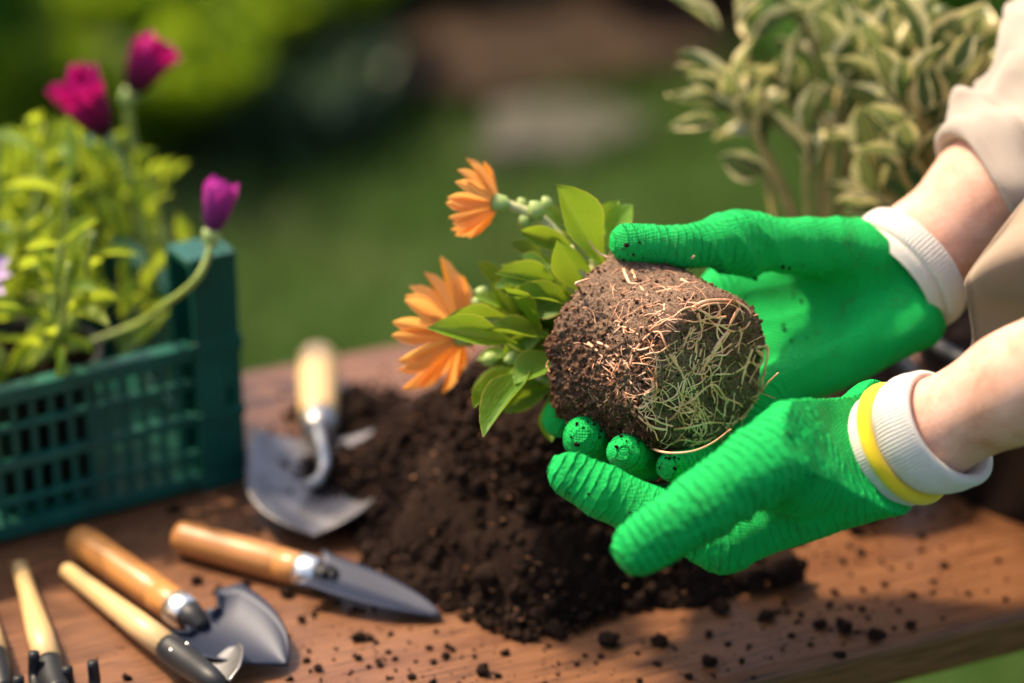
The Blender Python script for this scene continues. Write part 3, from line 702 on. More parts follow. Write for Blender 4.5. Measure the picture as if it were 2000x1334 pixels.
for p in walkers(22, (1215, 740), 38, 12, .0003, .5): root(p, random.uniform(.00018, .0004), .00012)
for p in walkers(9, (1290, 570), 35, 8, .0002): root(p, random.uniform(.00018, .0003), .00012)
for p in walkers(10, (1235, 760), 20, 9, .0004): root(p, random.uniform(.00025, .0005), .0002)
for p in walkers(9, (1350, 830), 45, 12, .0004): root(p, random.uniform(.00025, .0005), .0002)
mbf = MB()
for p in walkers(46, (1330, 720), 95, 9, .0002): mbf.add(*tube(spline(p, 2), [.00018, .0001], 4, False))
for p in walkers(25, (1230, 590), 50, 7, .0002): mbf.add(*tube(spline(p, 2), [.00016, .0001], 4, False))
for p in walkers(18, (1370, 730), 75, 14, .0005, .6):
    for k in (4, 8, 11):
        q = p[k]; nn = grad(ball_d, q[None])[0]; d = nrm(p[k] - p[k - 2] + np.cross(nn, p[k] - p[k - 2]) * random.choice((-1, 1)) * random.uniform(.4, 1.1)); br = [q]
        for s in range(5):
            z = br[-1] + d * .003; z = z - nn * float(ball_d(z[None])[0]) + nn * .0003; br.append(z); d = nrm(d + RNG.normal(size=3) * .35)
        mbf.add(*tube(spline(br, 3), [.00028, .00012], 5, False))
    mbf.add(*tube(spline(p, 3), [.0004, .00018], 5, False))
tag(mbf.build('fine_roots', ROOT, oball), kind='stuff')

# leaves of the held plant: tip, base, width in photo pixels, depth tip / base
PL = [((1091, 362, 1.05), (1178, 515, 1.075), 80), ((1205, 391, 1.085), (1160, 480, 1.09), 40), ((1228, 400, 1.075), (1185, 480, 1.085), 58), ((1012, 449, 1.07), (1125, 485, 1.085), 40),
 ((1088, 472, 1.055), (1155, 575, 1.075), 66), ((976, 528, 1.055), (1105, 560, 1.08), 46), ((1004, 562, 1.05), (1128, 600, 1.075), 46), ((933, 513, 1.085), (1000, 572, 1.09), 30),
 ((958, 548, 1.075), (1022, 632, 1.085), 42), ((991, 552, 1.05), (1056, 665, 1.08), 36), ((868, 606, 1.055), (1015, 628, 1.08), 20), ((842, 636, 1.05), (1010, 672, 1.07), 56), ((952, 640, 1.06), (1095, 668, 1.075), 50),
 ((1003, 742, 1.055), (1105, 692, 1.07), 72), ((941, 838, 1.03), (1045, 712, 1.07), 62), ((926, 806, 1.05), (1008, 716, 1.08), 40), ((1077, 862, 1.075), (1075, 770, 1.085), 40), ((1000, 470, 1.09), (1070, 520, 1.095), 34),
 ((1060, 400, 1.1), (1100, 450, 1.1), 34), ((1040, 590, 1.09), (1110, 640, 1.09), 50), ((1060, 640, 1.09), (1120, 690, 1.09), 46), ((930, 700, 1.09), (1010, 690, 1.09), 30), ((985, 690, 1.1), (1080, 690, 1.09), 40),
 ((1130, 440, 1.1), (1170, 520, 1.095), 50), ((1060, 690, 1.08), (1120, 700, 1.08), 50), ((1040, 530, 1.1), (1120, 600, 1.1), 55), ((1085, 610, 1.1), (1140, 640, 1.095), 60), ((1015, 620, 1.1), (1090, 650, 1.1), 50), ((960, 720, 1.09), (1050, 700, 1.09), 40)]
for k, (t_, b_, wd) in enumerate(PL):
    n = TOCAM * .75 + np.array([-.25, 0, .65]) + RNG.normal(size=3) * .22
    if k == 10: n = TOCAM * .1 + np.array([0, .3, .9])
    inst('leaf', LM[k % 4] if k not in (0, 11, 14) else LM[1 if k != 0 else 0], lmat(P(*b_), P(*t_), wd / FPX * t_[2] * 1.12, n), tplant)
crown_c = P(1185, 640, 1.088)
for k in range(62):
    b_ = crown_c + RNG.normal(size=3) * np.array([.008, .006, .012]) + (-RT * .012) ; d = nrm(-RT * 1.0 + UP * random.uniform(-.75, .8) + FW * random.uniform(-.35, .5)); L = random.uniform(.015, .032)
    b_ = b_ + d * .008; inst('leaf', LM[k % 4], lmat(b_, b_ + d * L, L * random.uniform(.32, .46), TOCAM * .6 + Z0 * .7 + RNG.normal(size=3) * .35), tplant)
def stem(pts, r, mat=STEM_P, parent=None, name='stem'):
    v, f = tube(spline(pts, 6), r, 8); return obj(name, v, f, mat, parent or tplant)
stem([P(1210, 660, 1.08), P(1150, 560, 1.1), P(1110, 490, 1.085), P(1060, 430, 1.085), P(1000, 402, 1.085), P(985, 398, 1.085)], [.0032, .0026, .002])
stem([P(1200, 670, 1.08), P(1100, 672, 1.085), P(1020, 668, 1.09), P(960, 664, 1.095), P(925, 660, 1.1)], [.0032, .0024, .002])
stem([P(1200, 680, 1.08), P(1110, 690, 1.085), P(1040, 695, 1.09), P(980, 690, 1.095)], [.003, .002])
stem([P(1200, 640, 1.08), P(1120, 590, 1.09), P(1050, 560, 1.1), P(990, 520, 1.1)], [.003, .002]); stem([P(1200, 640, 1.085), P(1160, 530, 1.1), P(1190, 440, 1.095)], [.003, .002])
stem([P(1190, 700, 1.08), P(1090, 740, 1.09), P(1050, 735, 1.085)], [.003, .002]); stem([P(1160, 560, 1.07), P(1140, 530, 1.066), P(1112, 482, 1.068)], [.0022, .0018])
for px, py, d, r in ((1048, 412, 1.08, .0042), (1025, 432, 1.085, .0032), (1068, 398, 1.09, .003), (944, 572, 1.09, .0032), (960, 592, 1.085, .003), (934, 590, 1.095, .0026), (958, 702, 1.09, .0036), (975, 690, 1.095, .003), (1000, 700, 1.08, .003), (1020, 398, 1.09, .0026)):
    c = P(px, py, d); ax = nrm(c - crown_c); v, f = lathe(c - ax * r, ax, [(0, r * .3), (r * .5, r * .85), (r * 1.2, r), (r * 1.9, r * .6), (r * 2.3, 0)], 10); obj('bud', v, f, BUD, tplant)
flower(tplant, P(975, 397, 1.085), -RT * .8 + UP * .1 + FW * .3, .0200, 21, .72, PMO, .0062, .0042, .26, label='upper smaller orange flower')
flower(tplant, P(906, 655, 1.1), -RT * .72 + UP * .1 + FW * .42, .031, 24, 1.0, PMO, .0082, .0055, .2, label='lower larger orange flower')

# ------------------------------------------------------------------ the person: arms, gloves, clothes
tperson = thing('person', 'person wearing green gardening gloves and a rolled up cream shirt', 'person', (.62, .98, 0))
def subdivide(v, f):
    e = np.sort(np.stack([f, np.roll(f, -1, 1)], -1).reshape(-1, 2), 1); ue, inv = np.unique(e, axis=0, return_inverse=True); inv = inv.reshape(-1, 4)
    n0 = len(v); vm = v[ue].mean(1); vc = v[f].mean(1); m = inv + n0; c = np.arange(len(f)) + n0 + len(ue)
    q = [np.stack([f[:, k], m[:, k], c, m[:, k - 1]], 1) for k in range(4)]; return np.vstack([v, vm, vc]), np.vstack(q)
def C(a, b, ra, rb, u0, amp): return (P(*a), P(*b), ra, rb, u0, amp)
def chain(pts, rads, u0, amp):
    out = []; u = u0
    for i in range(len(pts) - 1):
        a, b = P(*pts[i]), P(*pts[i + 1]); out.append((a, b, rads[i], rads[i + 1], u, amp)); u += np.linalg.norm(b - a)
    return out
def make_glove(palm, digits, lo_pad, kp, kd, extra=None, res=.0008, lam=.0038, label=None, seed=0, cut=None, fine=False, folds=None):
    def field(p):
        d = None
        for (a, b, ra, rb, _, _) in palm:
            q = cap_sd(p, a, b, ra, rb)[0]; d = q if d is None else smin(d, q, kp)
        if extra: d = extra(p, d)
        out = d
        for ch, k in zip(digits, kd):
            e = None
            for (a, b, ra, rb, _, _) in ch:
                q = cap_sd(p, a, b, ra, rb)[0]; e = q if e is None else smin(e, q, .003)
            out = np.minimum(out, smin(d, e, k))
        out = np.maximum(out, (p - cut[0]) @ cut[1])
        return out - .0007 * vnoise(p, 90, seed) - .0010 * vnoise(p, 38, seed + 5)
    al = palm + [c for ch in digits for c in ch]
    pts = np.array([c[0] for c in al] + [c[1] for c in al]); v, f = surface(field, pts.min(0) - lo_pad, pts.max(0) + lo_pad, res)
    if fine: v, f = subdivide(v, f)
    n = grad(field, v); ws = 0; ph = 0; am = 0
    for (a, b, ra, rb, u0, amp) in al:
        d, t = cap_sd(v, a, b, ra, rb); L = np.linalg.norm(b - a); tt = ((v - a) @ (b - a)) / L ** 2
        tt = np.clip(tt, -.25, 1 + rb / L); wt = np.exp(-np.clip(d, -.004, .1) / .0022) + 1e-9; ws = ws + wt; ph = ph + wt * (u0 + tt * L); am = am + wt * amp
    ph = ph / ws / lam + .34 * vnoise(v, 60, seed + 2) + .16 * vnoise(v, 240, seed + 3); am = am / ws * np.clip(.75 + .6 * vnoise(v, 45, seed + 4), .2, 1.3)
    fr = np.abs(ph - np.floor(ph) - .5) * lam; rid = np.exp(-(fr / .00038) ** 2)
    v = v + n * (rid * am * .0008 * np.clip(.8 + .9 * vnoise(v, 150, seed + 8), .1, 1.4) + am * .00034 * vnoise(v, 420, seed + 6))[:, None]
    if folds is not None:
        for (pa, pb, rad, amp, wl) in folds:      # creases across a zone
            c = (pa + pb) / 2; ax_ = nrm(pb - pa); s_ = (v - c) @ ax_; m = np.exp(-((v - c) ** 2).sum(-1) / rad ** 2); v = v + n * (m * amp * (1 - 2 * np.abs(np.sin(math.pi * s_ / wl + 1.4 * vnoise(v, 40, seed + 9)))))[:, None]
    g = obj('glove', v, f, LATEX, tperson, attrs={'phase': ph, 'amp': am}); g['label'] = label
    return g, v, n
# near (left) hand: palm up under the ball, thumb towards the camera
n_palm = [C((1738, 925, .985), (1412, 1056, .985), .0168, .0118, 0, .35), C((1732, 890, .998), (1440, 1030, 1.012), .0175, .012, 0, .3), C((1724, 850, 1.01), (1480, 992, 1.04), .017, .012, 0, .25), C((1715, 815, 1.012), (1530, 935, 1.06), .015, .012, 0, .25),
          C((1712, 835, .985), (1560, 872, .965), .0165, .0175, 0, .35), C((1725, 880, .98), (1560, 930, .97), .0175, .016, 0, .3)]
n_dig = [chain([(1560, 868, .965), (1480, 915, .952), (1372, 990, .944), (1250, 1068, .94)], [.0178, .0158, .0136, .0112], .045, 1.0),
         chain([(1412, 1056, .985), (1270, 1008, .985), (1180, 962, .986), (1117, 929, .988)], [.0118, .0113, .0108, .0098], .07, 1.0),
         chain([(1440, 1030, 1.02), (1310, 1000, 1.05), (1210, 985, 1.068)], [.011, .0105, .009], .07, .8), chain([(1480, 1000, 1.05), (1350, 990, 1.08), (1250, 990, 1.095)], [.011, .01, .009], .07, .8), chain([(1530, 940, 1.07), (1420, 960, 1.1), (1340, 980, 1.11)], [.0105, .0095, .0085], .07, .8)]
nc = P(1738, 880, .995); nax = nrm(P(1990, 752, .955) - P(1742, 878, .993))
fc = P(1752, 545, 1.105); fax = nrm(P(1935, 372, 1.115) - P(1787, 500, 1.1))
g1, g1v, g1n = make_glove(n_palm, n_dig, .025, .011, [.006, .006, .006, .006, .006], label='near green glove cupped under the root ball', seed=11, cut=(nc, nax), fine=True, res=.00095, folds=[(P(1440, 1060, .95), P(1490, 985, .95), .016, .0011, .011), (P(1560, 900, .95), P(1640, 850, .96), .03, .0005, .013)])
# far (right) hand: thumb over the ball, fingers below it
f_palm = [C((1728, 492, 1.105), (1440, 560, 1.125), .0145, .0125, 0, .12), C((1752, 540, 1.112), (1425, 640, 1.122), .0145, .0125, 0, .1), C((1770, 585, 1.108), (1440, 720, 1.11), .0145, .012, 0, .1), C((1788, 628, 1.098), (1490, 778, 1.085), .0138, .0115, 0, .1),
          C((1700, 485, 1.098), (1450, 478, 1.078), .0135, .0118, 0, .2), C((1455, 468, 1.078), (1415, 458, 1.07), .0085, .0072, .05, .5)]
f_dig = [chain([(1450, 478, 1.078), (1425, 476, 1.072), (1325, 481, 1.058), (1226, 475, 1.05)], [.0118, .0108, .0082, .0082], .06, .85),
         chain([(1440, 560, 1.125), (1180, 770, 1.13), (1115, 808, 1.09), (1096, 816, 1.066)], [.0125, .0105, .0095, .0088], .07, .9), chain([(1425, 640, 1.122), (1235, 832, 1.115), (1168, 856, 1.075), (1142, 853, 1.045)], [.0122, .0108, .0098, .0094], .07, 1),
         chain([(1440, 720, 1.11), (1310, 862, 1.1), (1260, 890, 1.062), (1226, 886, 1.03)], [.0118, .0108, .0098, .0094], .07, 1), chain([(1490, 778, 1.085), (1430, 880, 1.068), (1365, 904, 1.045), (1310, 912, 1.026)], [.0112, .0095, .0082, .0072], .07, .9)]
def f_extra(p, d):
    return d
g2, g2v, g2n = make_glove(f_palm, f_dig, .025, .013, [.009, .008, .008, .008, .008], f_extra, label='far green glove with its thumb over the root ball', seed=31, cut=(fc, fax), fine=True, res=.00115, folds=[(P(1400, 560, 1.07), P(1520, 470, 1.07), .022, .0013, .012), (P(1560, 620, 1.1), P(1640, 760, 1.09), .035, .0008, .02), (P(1600, 470, 1.09), P(1700, 450, 1.09), .02, .0006, .015)])

def ring_loft(c0, axis, up, prof, ru, rs, seg=200, ribs=0, ribamp=0, mod=None):
    """rings round an axis: prof = (distance, extra radius); ru, rs = half axes along up and sideways"""
    axis = nrm(axis); u = nrm(up - axis * axis.dot(up)); s = np.cross(axis, u); ang = np.linspace(0, 2 * math.pi, seg, endpoint=False); v = []; f = []
    for i, (t, e, rf) in enumerate(prof):
        ee = e + ribamp * rf * np.cos(ang * ribs); sc = np.ones(seg); sh = np.zeros(seg)
        if mod: sc, sh = mod(t, ang)
        v.append(c0 + axis * (t + sh)[:, None] + ((ru + ee) * sc * np.cos(ang))[:, None] * u + ((rs + ee) * sc * np.sin(ang))[:, None] * s)
        if i:
            for k in range(seg):
                a, b = (i - 1) * seg + k, (i - 1) * seg + (k + 1) % seg; f.append((a, b, b + seg, a + seg))
    return np.vstack(v), f
# near cuff
nup = nrm(P(1700, 765, .995) - P(1770, 994, .995))
def nmod(t, ang): return np.ones_like(ang), .004 * np.cos(ang) * 0
v, f = ring_loft(nc, nax, nup, [(-.006, -.0025, 0), (-.003, .0004, .5), (.001, .0006, 1), (.005, .0004, 1), (.009, .0, 1)], .0238, .0265, 320, 100, .00022)
obj('cuff_edge', v, f, KNIT, g1)
v, f = ring_loft(nc, nax, nup, [(.0046, -.001, 0)] + [(.0076 - .0030 * math.cos(a), .0006 + .0024 * math.sin(a), 0) for a in np.linspace(0, math.pi, 9)] + [(.0106, -.001, 0)], .0240, .0267, 160)
obj('trim_band', v, f, YELLOW, g1)
def cmod(t, ang):
    k = np.clip((t - .014) / .02, 0, 1); low = np.clip(-np.cos(ang - .25), 0, 1) ** 2
    return 1 + k * .30 * low - .03 * k, k * .004 * low
outer = [(.0098, -.001, 1), (.014, .0014, 1), (.019, .0024, 1), (.023, .0022, 1), (.027, .0014, 1), (.0300, .001, 1), (.0318, .0002, .7), (.0325, -.0012, .4), (.0318, -.0026, .4), (.029, -.0032, .6), (.024, -.003, .6), (.018, -.003, .6), (.012, -.0035, .6)]
outer = [(.0098 + (t - .0098) * .84, e, q) for t, e, q in outer]
v, f = ring_loft(nc, nax, nup, outer, .0232, .0258, 600, 96, .00030, cmod)
obj('cuff', v, f, KNIT, g1)
# far cuff
fup = nrm(P(1690, 430, 1.105) - P(1828, 645, 1.105))
v, f = ring_loft(fc, fax, fup, [(-.004, -.003, 0), (-.001, -.0004, 1), (.001, .0002, 1), (.003, -.0006, 1), (.004, -.002, 0)], .0282, .0262, 320, 100, .0002)
obj('cuff_edge', v, f, KNIT, g2)
v, f = ring_loft(fc, fax, fup, [(.002, -.003, 1)] + [(.0086 - .0064 * math.cos(a), -.0012 + .0036 * math.sin(a) ** .7, 1) for a in np.linspace(.05, math.pi - .05, 13)] + [(.0165, -.004, 1), (.014, -.0048, 1)], 0.0290, .0268, 500, 96, .00022)
obj('cuff', v, f, KNIT, g2)
# bits of soil stuck to the gloves
def specks(v, n, parent, spots, cnt, s0=.0002, s1=.0011):
    P_, S_ = [], []
    for (px, py, d, r) in spots:
        c = P(px, py, d); dd = np.linalg.norm(v - c, axis=1); face = (n @ TOCAM) > -.1; i = np.where((dd < r) & face)[0]
        if len(i): k = RNG.choice(i, min(cnt, len(i))); P_.append(v[k] + n[k] * .0002); S_.append(s0 + (s1 - s0) * RNG.random(len(k)) ** 5)
    if P_:
        cv, cf = crumbs(np.concatenate(P_), np.concatenate(S_), CR1); tag(obj('clinging_soil', cv, cf, SOIL, parent), kind='stuff')
specks(g2v, g2n, g2, [(1140, 830, 1.035, .011), (1225, 850, 1.02, .009), (1305, 890, 1.02, .007), (1240, 505, 1.045, .01), (1500, 520, 1.1, .03), (1560, 580, 1.1, .03), (1450, 770, 1.06, .03)], 26)
specks(g1v, g1n, g1, [(1235, 985, .97, .006), (1140, 935, .975, .012)], 6)

# arms (one continuous body, hands inside the gloves)
arm_caps = [(P(1650, 920, 1.0), P(1790, 855, .988), .016, .0192), (P(1790, 855, .988), P(1995, 752, .955), .0192, .0205), (P(1995, 752, .955), P(2350, 585, .90), .0205, .033), (P(2350, 585, .90), P(2750, 330, .88), .036, .04),
            (P(1700, 570, 1.118), P(1795, 496, 1.112), .015, .0212), (P(1795, 496, 1.112), P(1940, 372, 1.115), .0212, .0255), (P(1940, 372, 1.115), P(2280, 100, 1.15), .0265, .035), (P(2280, 100, 1.15), P(2700, 60, 1.15), .037, .043)]
sh1, sh2 = P(2750, 330, .88), P(2700, 60, 1.15)
tor = np.array([.62, 1.0, 1.12])
arm_caps += [(sh1, sh1 + np.array([.12, .08, .12]), .042, .055), (sh2, sh2 + np.array([.12, -.02, .1]), .045, .055), (sh1 + np.array([.12, .08, .12]), sh2 + np.array([.12, -.02, .1]), .06, .06),
             ((sh1 + sh2) / 2 + np.array([.13, 0, .1]), np.array([.6, 1.0, .92]), .1, .12)]
def arm_f(p):
    d = None
    for (a, b, ra, rb) in arm_caps:
        q = cap_sd(p, np.asarray(a), np.asarray(b), ra, rb)[0]; d = q if d is None else smin(d, q, .012)
    return d
ap = np.array([c[0] for c in arm_caps] + [c[1] for c in arm_caps])
v, f = surface(arm_f, ap.min(0) - .14, ap.max(0) + .14, .005)
n = grad(arm_f, v); v = v - n * arm_f(v)[:, None]; v = v + n * (.0006 * vnoise(v, 30, 3))[:, None]
obj('body', v, f, SKIN, tperson)
# rolled sleeve of the far arm: folded rings round the arm, hem first
sa = P(1915, 392, 1.112); sax = nrm(P(2280, 60, 1.15) - P(1940, 372, 1.115)); sup = nrm(UP * .75 - RT * .65)
def smod(t, ang):
    w = (.0034 * np.sin(ang * 3 + t * 120) + .0026 * np.sin(ang * 5 - t * 210 + 1) + .0026 * np.sin(ang * 2 + t * 330) + .0016 * np.sin(ang * 7 + t * 480 + 2)) * min(1, .35 + t * 18)
    return 1 + w / .03, .006 * np.cos(ang + .6) + .002 * np.sin(ang * 3)
prof = [(.004, -.006, 0), (.001, -.003, 0), (0, .0, 0), (.001, .0022, 0), (.004, .003, 0), (.010, .0034, 0), (.016, .0042, 0), (.022, .006, 0), (.0235, .0066, 0), (.0245, .0058, 0), (.026, .0066, 0), (.031, .0085, 0), (.037, .008, 0), (.043, .0095, 0), (.052, .0125, 0), (.065, .014, 0), (.08, .0165, 0), (.11, .018, 0), (.15, .019, 0), (.2, .02, 0)]
v, f = ring_loft(sa, sax, sup, prof, .0325, .0315, 160, 0, 0, smod)
tv = obj('shirt_sleeve', v, f, CLOTH_W, tperson)
# open shirt front hanging between the arms: a sheet with a lit top fold and a shaded inner face
rows = [[(1990, 405, 1.075), (2080, 300, 1.085), (2250, 150, 1.1)], [(1940, 468, 1.068), (2060, 385, 1.07), (2260, 300, 1.075)], [(1890, 540, 1.064), (1960, 495, 1.055), (2270, 400, 1.045)], [(1886, 566, 1.064), (1970, 560, 1.06), (2270, 520, 1.06)],
        [(1893, 610, 1.07), (1980, 620, 1.075), (2280, 620, 1.08)], [(1900, 660, 1.075), (1985, 680, 1.08), (2290, 720, 1.09)], [(1893, 712, 1.08), (1985, 740, 1.085), (2290, 800, 1.1)], [(1905, 800, 1.09), (1995, 840, 1.095), (2300, 900, 1.12)]]
G = np.array([spline([P(*q) for q in r], 8) for r in rows]); G = np.array([spline(G[:, j], 6) for j in range(G.shape[1])]).transpose(1, 0, 2)
G = G + (.0012 * vnoise(G, 35, 4))[..., None] * TOCAM
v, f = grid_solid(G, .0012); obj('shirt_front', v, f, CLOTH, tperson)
e0 = G[:, 0] * .93 + G[:, 1] * .07
for off in (.12, .9):
    q = G[:, 0] * (1 - off) + G[:, 1] * off; v, f = tube(q + TOCAM * .0008, .0006, 6); obj('hem_seam', v, f, CLOTH, tperson)
# torso part of the shirt (beyond the frame)
def shirt_f(p): return np.minimum(arm_f(p) - .012, 9)
tc = [c for c in arm_caps[8:]]
def torso_f(p):
    d = None
    for (a, b, ra, rb) in tc:
        q = cap_sd(p, np.asarray(a), np.asarray(b), ra + .014, rb + .014)[0]; d = q if d is None else smin(d, q, .03)
    return d - .003 * vnoise(p, 18, 2)
v, f = surface(torso_f, ap.min(0) - .16, ap.max(0) + .16, .008); obj('shirt', v, f, CLOTH_W, tperson)

# ------------------------------------------------------------------ crate with its potted daisies
cO = T(484, 938); cL = nrm(T(0, 1068) - cO); cB = np.array([cL[1], -cL[0], 0]); cB = cB if cB[1] > 0 else -cB; Z = np.array([0, 0, 1.0])
tcr = thing('plastic_crate', 'dark green plastic crate holding flowering plants at the left of the table', 'crate', cO)
LEN, DEP, RIM, POST = .42, .20, .083, .129
def cbox(name, l, b, z, dl, db, dz, bev=.0008):
    v, f = obb(cO + cL * l + cB * b + Z * z, cL * dl, cB * db, Z * dz); return bevel(obj(name, v, f, PLASTIC, tcr, False), bev, 2)
def wall(along, off, n0, n1):
    # along: 'l' front/back walls, 'b' side walls; off = offset of the wall's outer face
    def bx(name, s, z, ds, dz, t0, th):
        if along == 'l': return cbox(name, s, off + t0, z, ds, th, dz)
        return cbox(name, off + t0, s, z, th, ds, dz)
    L = n1 - n0
    bx('top_rail', n0, RIM - .008, L, .008, -.001, .010)
    bx('rail', n0, RIM * .72, L, .0034, .0008, .0045); bx('rail', n0, RIM * .47, L, .0055, .0, .0055); bx('rail', n0, RIM * .24, L, .0034, .0008, .0045)
    bx('bottom_rail', n0, .003, L, .008, -.001, .008)
    k = n0 + .006
    while k < n1 - .006: bx('bar', k, .0115, .0034, RIM - .0200, .0022, .0028); k += .0096
wall('l', 0.0, .026, LEN - .026); wall('l', DEP - .008, .026, LEN - .026); wall('b', 0.0, .032, DEP - .032); wall('b', LEN - .008, .032, DEP - .032)
for (l0, sl) in ((0, 1), (LEN, -1)):
    for (b0, sb) in ((0, 1), (DEP, -1)):
        m = MB(); t = .0035
        def pb(l, b, z, dl, db, dz): m.add(*obb(cO + cL * (l0 + sl * l) + cB * (b0 + sb * b) + Z * z, cL * sl * dl, cB * sb * db, Z * dz))
        # front plate with a slot, side plate, top ledge, foot
        pb(0, 0, .002, .0045, t, POST - .002); pb(.0092, 0, .002, .0155, t, POST - .002); pb(.0045, 0, .002, .0047, t, .040); pb(.0045, 0, .056, .0047, t, POST - .056)
        pb(0, t, .002, t, .030, POST - .002); pb(t, t, POST - .006, .021, .026, .004); pb(t, .0295, .002, .021, .0035, POST - .008); pb(-.0012, -.0012, .0, .027, .034, .007)
        pb(-.001, -.0012, RIM - .008, .0265, .0036, .009); pb(-.001, -.001, RIM * .47, .0262, .0034, .005)
        o = m.build('corner_post', PLASTIC, tcr, False); bevel(o, .0007, 2)
cbox('floor', .006, .006, .004, LEN - .012, DEP - .012, .003)

def nursery_pot(c, r0, r1, h, label, group=None):
    t = thing('flower_pot', label, 'flower pot', c, group)
    v, f = lathe(c, Z, [(0, 0), (0, r0), (h * .9, r1 * .97), (h * .9, r1 * 1.03), (h, r1 * 1.04), (h, r1 * .98), (h * .9, r1 * .94), (h * .82, r1 * .92)], 40); obj('pot_wall', v, f, POTM, t)
    s = [(h * .86, 0.0)] + [(h * .86 + .003 * math.sin(k * 2.1), r1 * .94 * k / 6) for k in range(1, 7)]; v, f = lathe(c, Z, s, 40)
    v[:, 2] += .002 * vnoise(v, 120, 3); obj('pot_soil', v, f, SOIL, t); return t
def crate_plant(c, label, spread, hgt, nleaf, nst=7):
    t = thing('daisy_plant', label, 'plant', c)
    ends = []
    for k in range(nst):
        a = 2 * math.pi * k / nst + random.uniform(-.4, .4); r = spread * random.uniform(.4, 1); e = c + np.array([r * math.cos(a), r * math.sin(a), hgt * random.uniform(.55, 1.05)])
        pts = spline([c + np.array([.004 * math.cos(a), .004 * math.sin(a), -.004]), c * .5 + e * .5 + np.array([0.25 * r * math.cos(a), .25 * r * math.sin(a), -.006]), e], 6); v, f = tube(pts, [.0026, .0013], 7); obj('stem', v, f, STEM, t); ends.append(pts)
    for k in range(nleaf):
        pts = random.choice(ends); q = pts[int(len(pts) * random.uniform(.25, .999))]; d = nrm(RNG.normal(size=3) * np.array([1, 1, .55]) + np.array([0, 0, .55])); L = random.uniform(.018, .034)
        put_leaf(LMB, t, q, q + d * L, L * random.uniform(.2, .32), RNG.normal(size=3) * .5 + np.array([0, 0, .8]) - d * .1)
    return t
def cpos(l, b, z): return cO + cL * l + cB * b + Z * z
pl = []
for (l, b, la, lb) in ((.10, .055, 'yellow green daisy plant in the crate nearest its tall corner post', 'black pot in the crate nearest the tall corner post'), (.205, .055, 'yellow green daisy plant at the front middle of the crate', 'black pot at the front middle of the crate'),
        (.31, .055, 'yellow green daisy plant at the front left of the crate', 'black pot at the front left of the crate'), (.09, .145, 'daisy plant with tall magenta flowers behind the corner post plant', 'black pot in the back row of the crate near the corner post'),
        (.20, .15, 'daisy plant in the middle of the back row of the crate', 'black pot in the middle of the back row of the crate'), (.31, .15, 'daisy plant at the left end of the back row of the crate', 'black pot at the left end of the back row of the crate')):
    nursery_pot(cpos(l, b, .0075), .034, .043, .068, lb); pl.append(crate_plant(cpos(l, b, .0665), la, .062 if b < .1 else .062, .085 if b < .1 else .105, 95, 12))
PA = pl[0]; PBk = pl[3]
def px_leaf(parent, t_, b_, wd, meshes=LMB, n=None): inst('leaf', random.choice(meshes), lmat(P(*b_), P(*t_), wd / FPX * t_[2], n if n is not None else TOCAM * .7 + Z * .7 + RNG.normal(size=3) * .25), parent)
for t_, b_, wd in (((20, 690, 1.2), (160, 640, 1.25), 50), ((55, 715, 1.21), (170, 665, 1.25), 45), ((235, 695, 1.24), (300, 610, 1.27), 55), ((275, 680, 1.25), (320, 600, 1.27), 45), ((-20, 735, 1.2), (-90, 700, 1.25), 40), ((45, 455, 1.24), (40, 560, 1.27), 34),
        ((150, 470, 1.24), (135, 560, 1.27), 36), ((95, 450, 1.24), (105, 550, 1.27), 32), ((350, 420, 1.29), (365, 500, 1.3), 34), ((335, 600, 1.26), (420, 545, 1.28), 34), ((0, 600, 1.22), (60, 530, 1.26), 24), ((230, 400, 1.33), (240, 500, 1.34), 36), ((300, 380, 1.34), (290, 470, 1.35), 36), ((180, 400, 1.34), (200, 500, 1.35), 36), ((310, 470, 1.33), (290, 560, 1.34), 34), ((120, 290, 1.35), (150, 380, 1.36), 34), ((60, 270, 1.35), (80, 380, 1.36), 34), ((10, 250, 1.35), (20, 350, 1.36), 36), ((180, 320, 1.36), (190, 420, 1.37), 34), ((255, 250, 1.33), (190, 330, 1.33), 28), ((270, 290, 1.33), (285, 380, 1.33), 30)): px_leaf(PA, t_, b_, wd)
for k in range(125):
    bx, by = (random.uniform(-10, 325), random.uniform(330, 640)) if k < 90 else (random.uniform(-10, 250), random.uniform(310, 430)); d_ = random.uniform(1.29, 1.37) - (.05 if by > 560 else 0); a_ = random.gauss(0, .6); l_ = random.uniform(55, 100)
    px_leaf((PA, PBk, pl[4])[k % 3], (bx + l_ * math.sin(a_), by - l_ * math.cos(a_), d_ - .005), (bx, by, d_), random.uniform(16, 28))
tip1 = P(212, 275, 1.29); stem([PBk.location[:] if False else np.array(PBk.location), P(265, 560, 1.31), P(272, 420, 1.3), P(245, 325, 1.29), tip1], [.003, .0024, .0022], STEM, PBk)
flower(PBk, tip1, P(160, 190, 1.275) - tip1, .039, 15, .44, PMM, .014, .0045, .1, label='left magenta flower opening upwards to the left')
tip2 = P(252, 188, 1.34); stem([np.array(PBk.location), P(300, 560, 1.34), P(300, 400, 1.35), P(262, 290, 1.35), P(252, 230, 1.345), tip2], [.003, .0022], STEM, PBk)
flower(PBk, tip2, P(300, 105, 1.33) - tip2, .034, 14, .5, PMM, .014, .005, .12, label='higher magenta flower nodding to the right')
tip3 = P(412, 462, 1.175); stem([np.array(PA.location), P(255, 640, 1.235), P(325, 594, 1.195), P(380, 550, 1.172), P(406, 502, 1.172), tip3], [.0022, .0019, .0018], STEM, PA)
flower(PA, tip3, P(428, 380, 1.17) - tip3, .025, 14, .36, PMP, .0115, .0045, .12, label='purple half closed flower beside the crate corner')
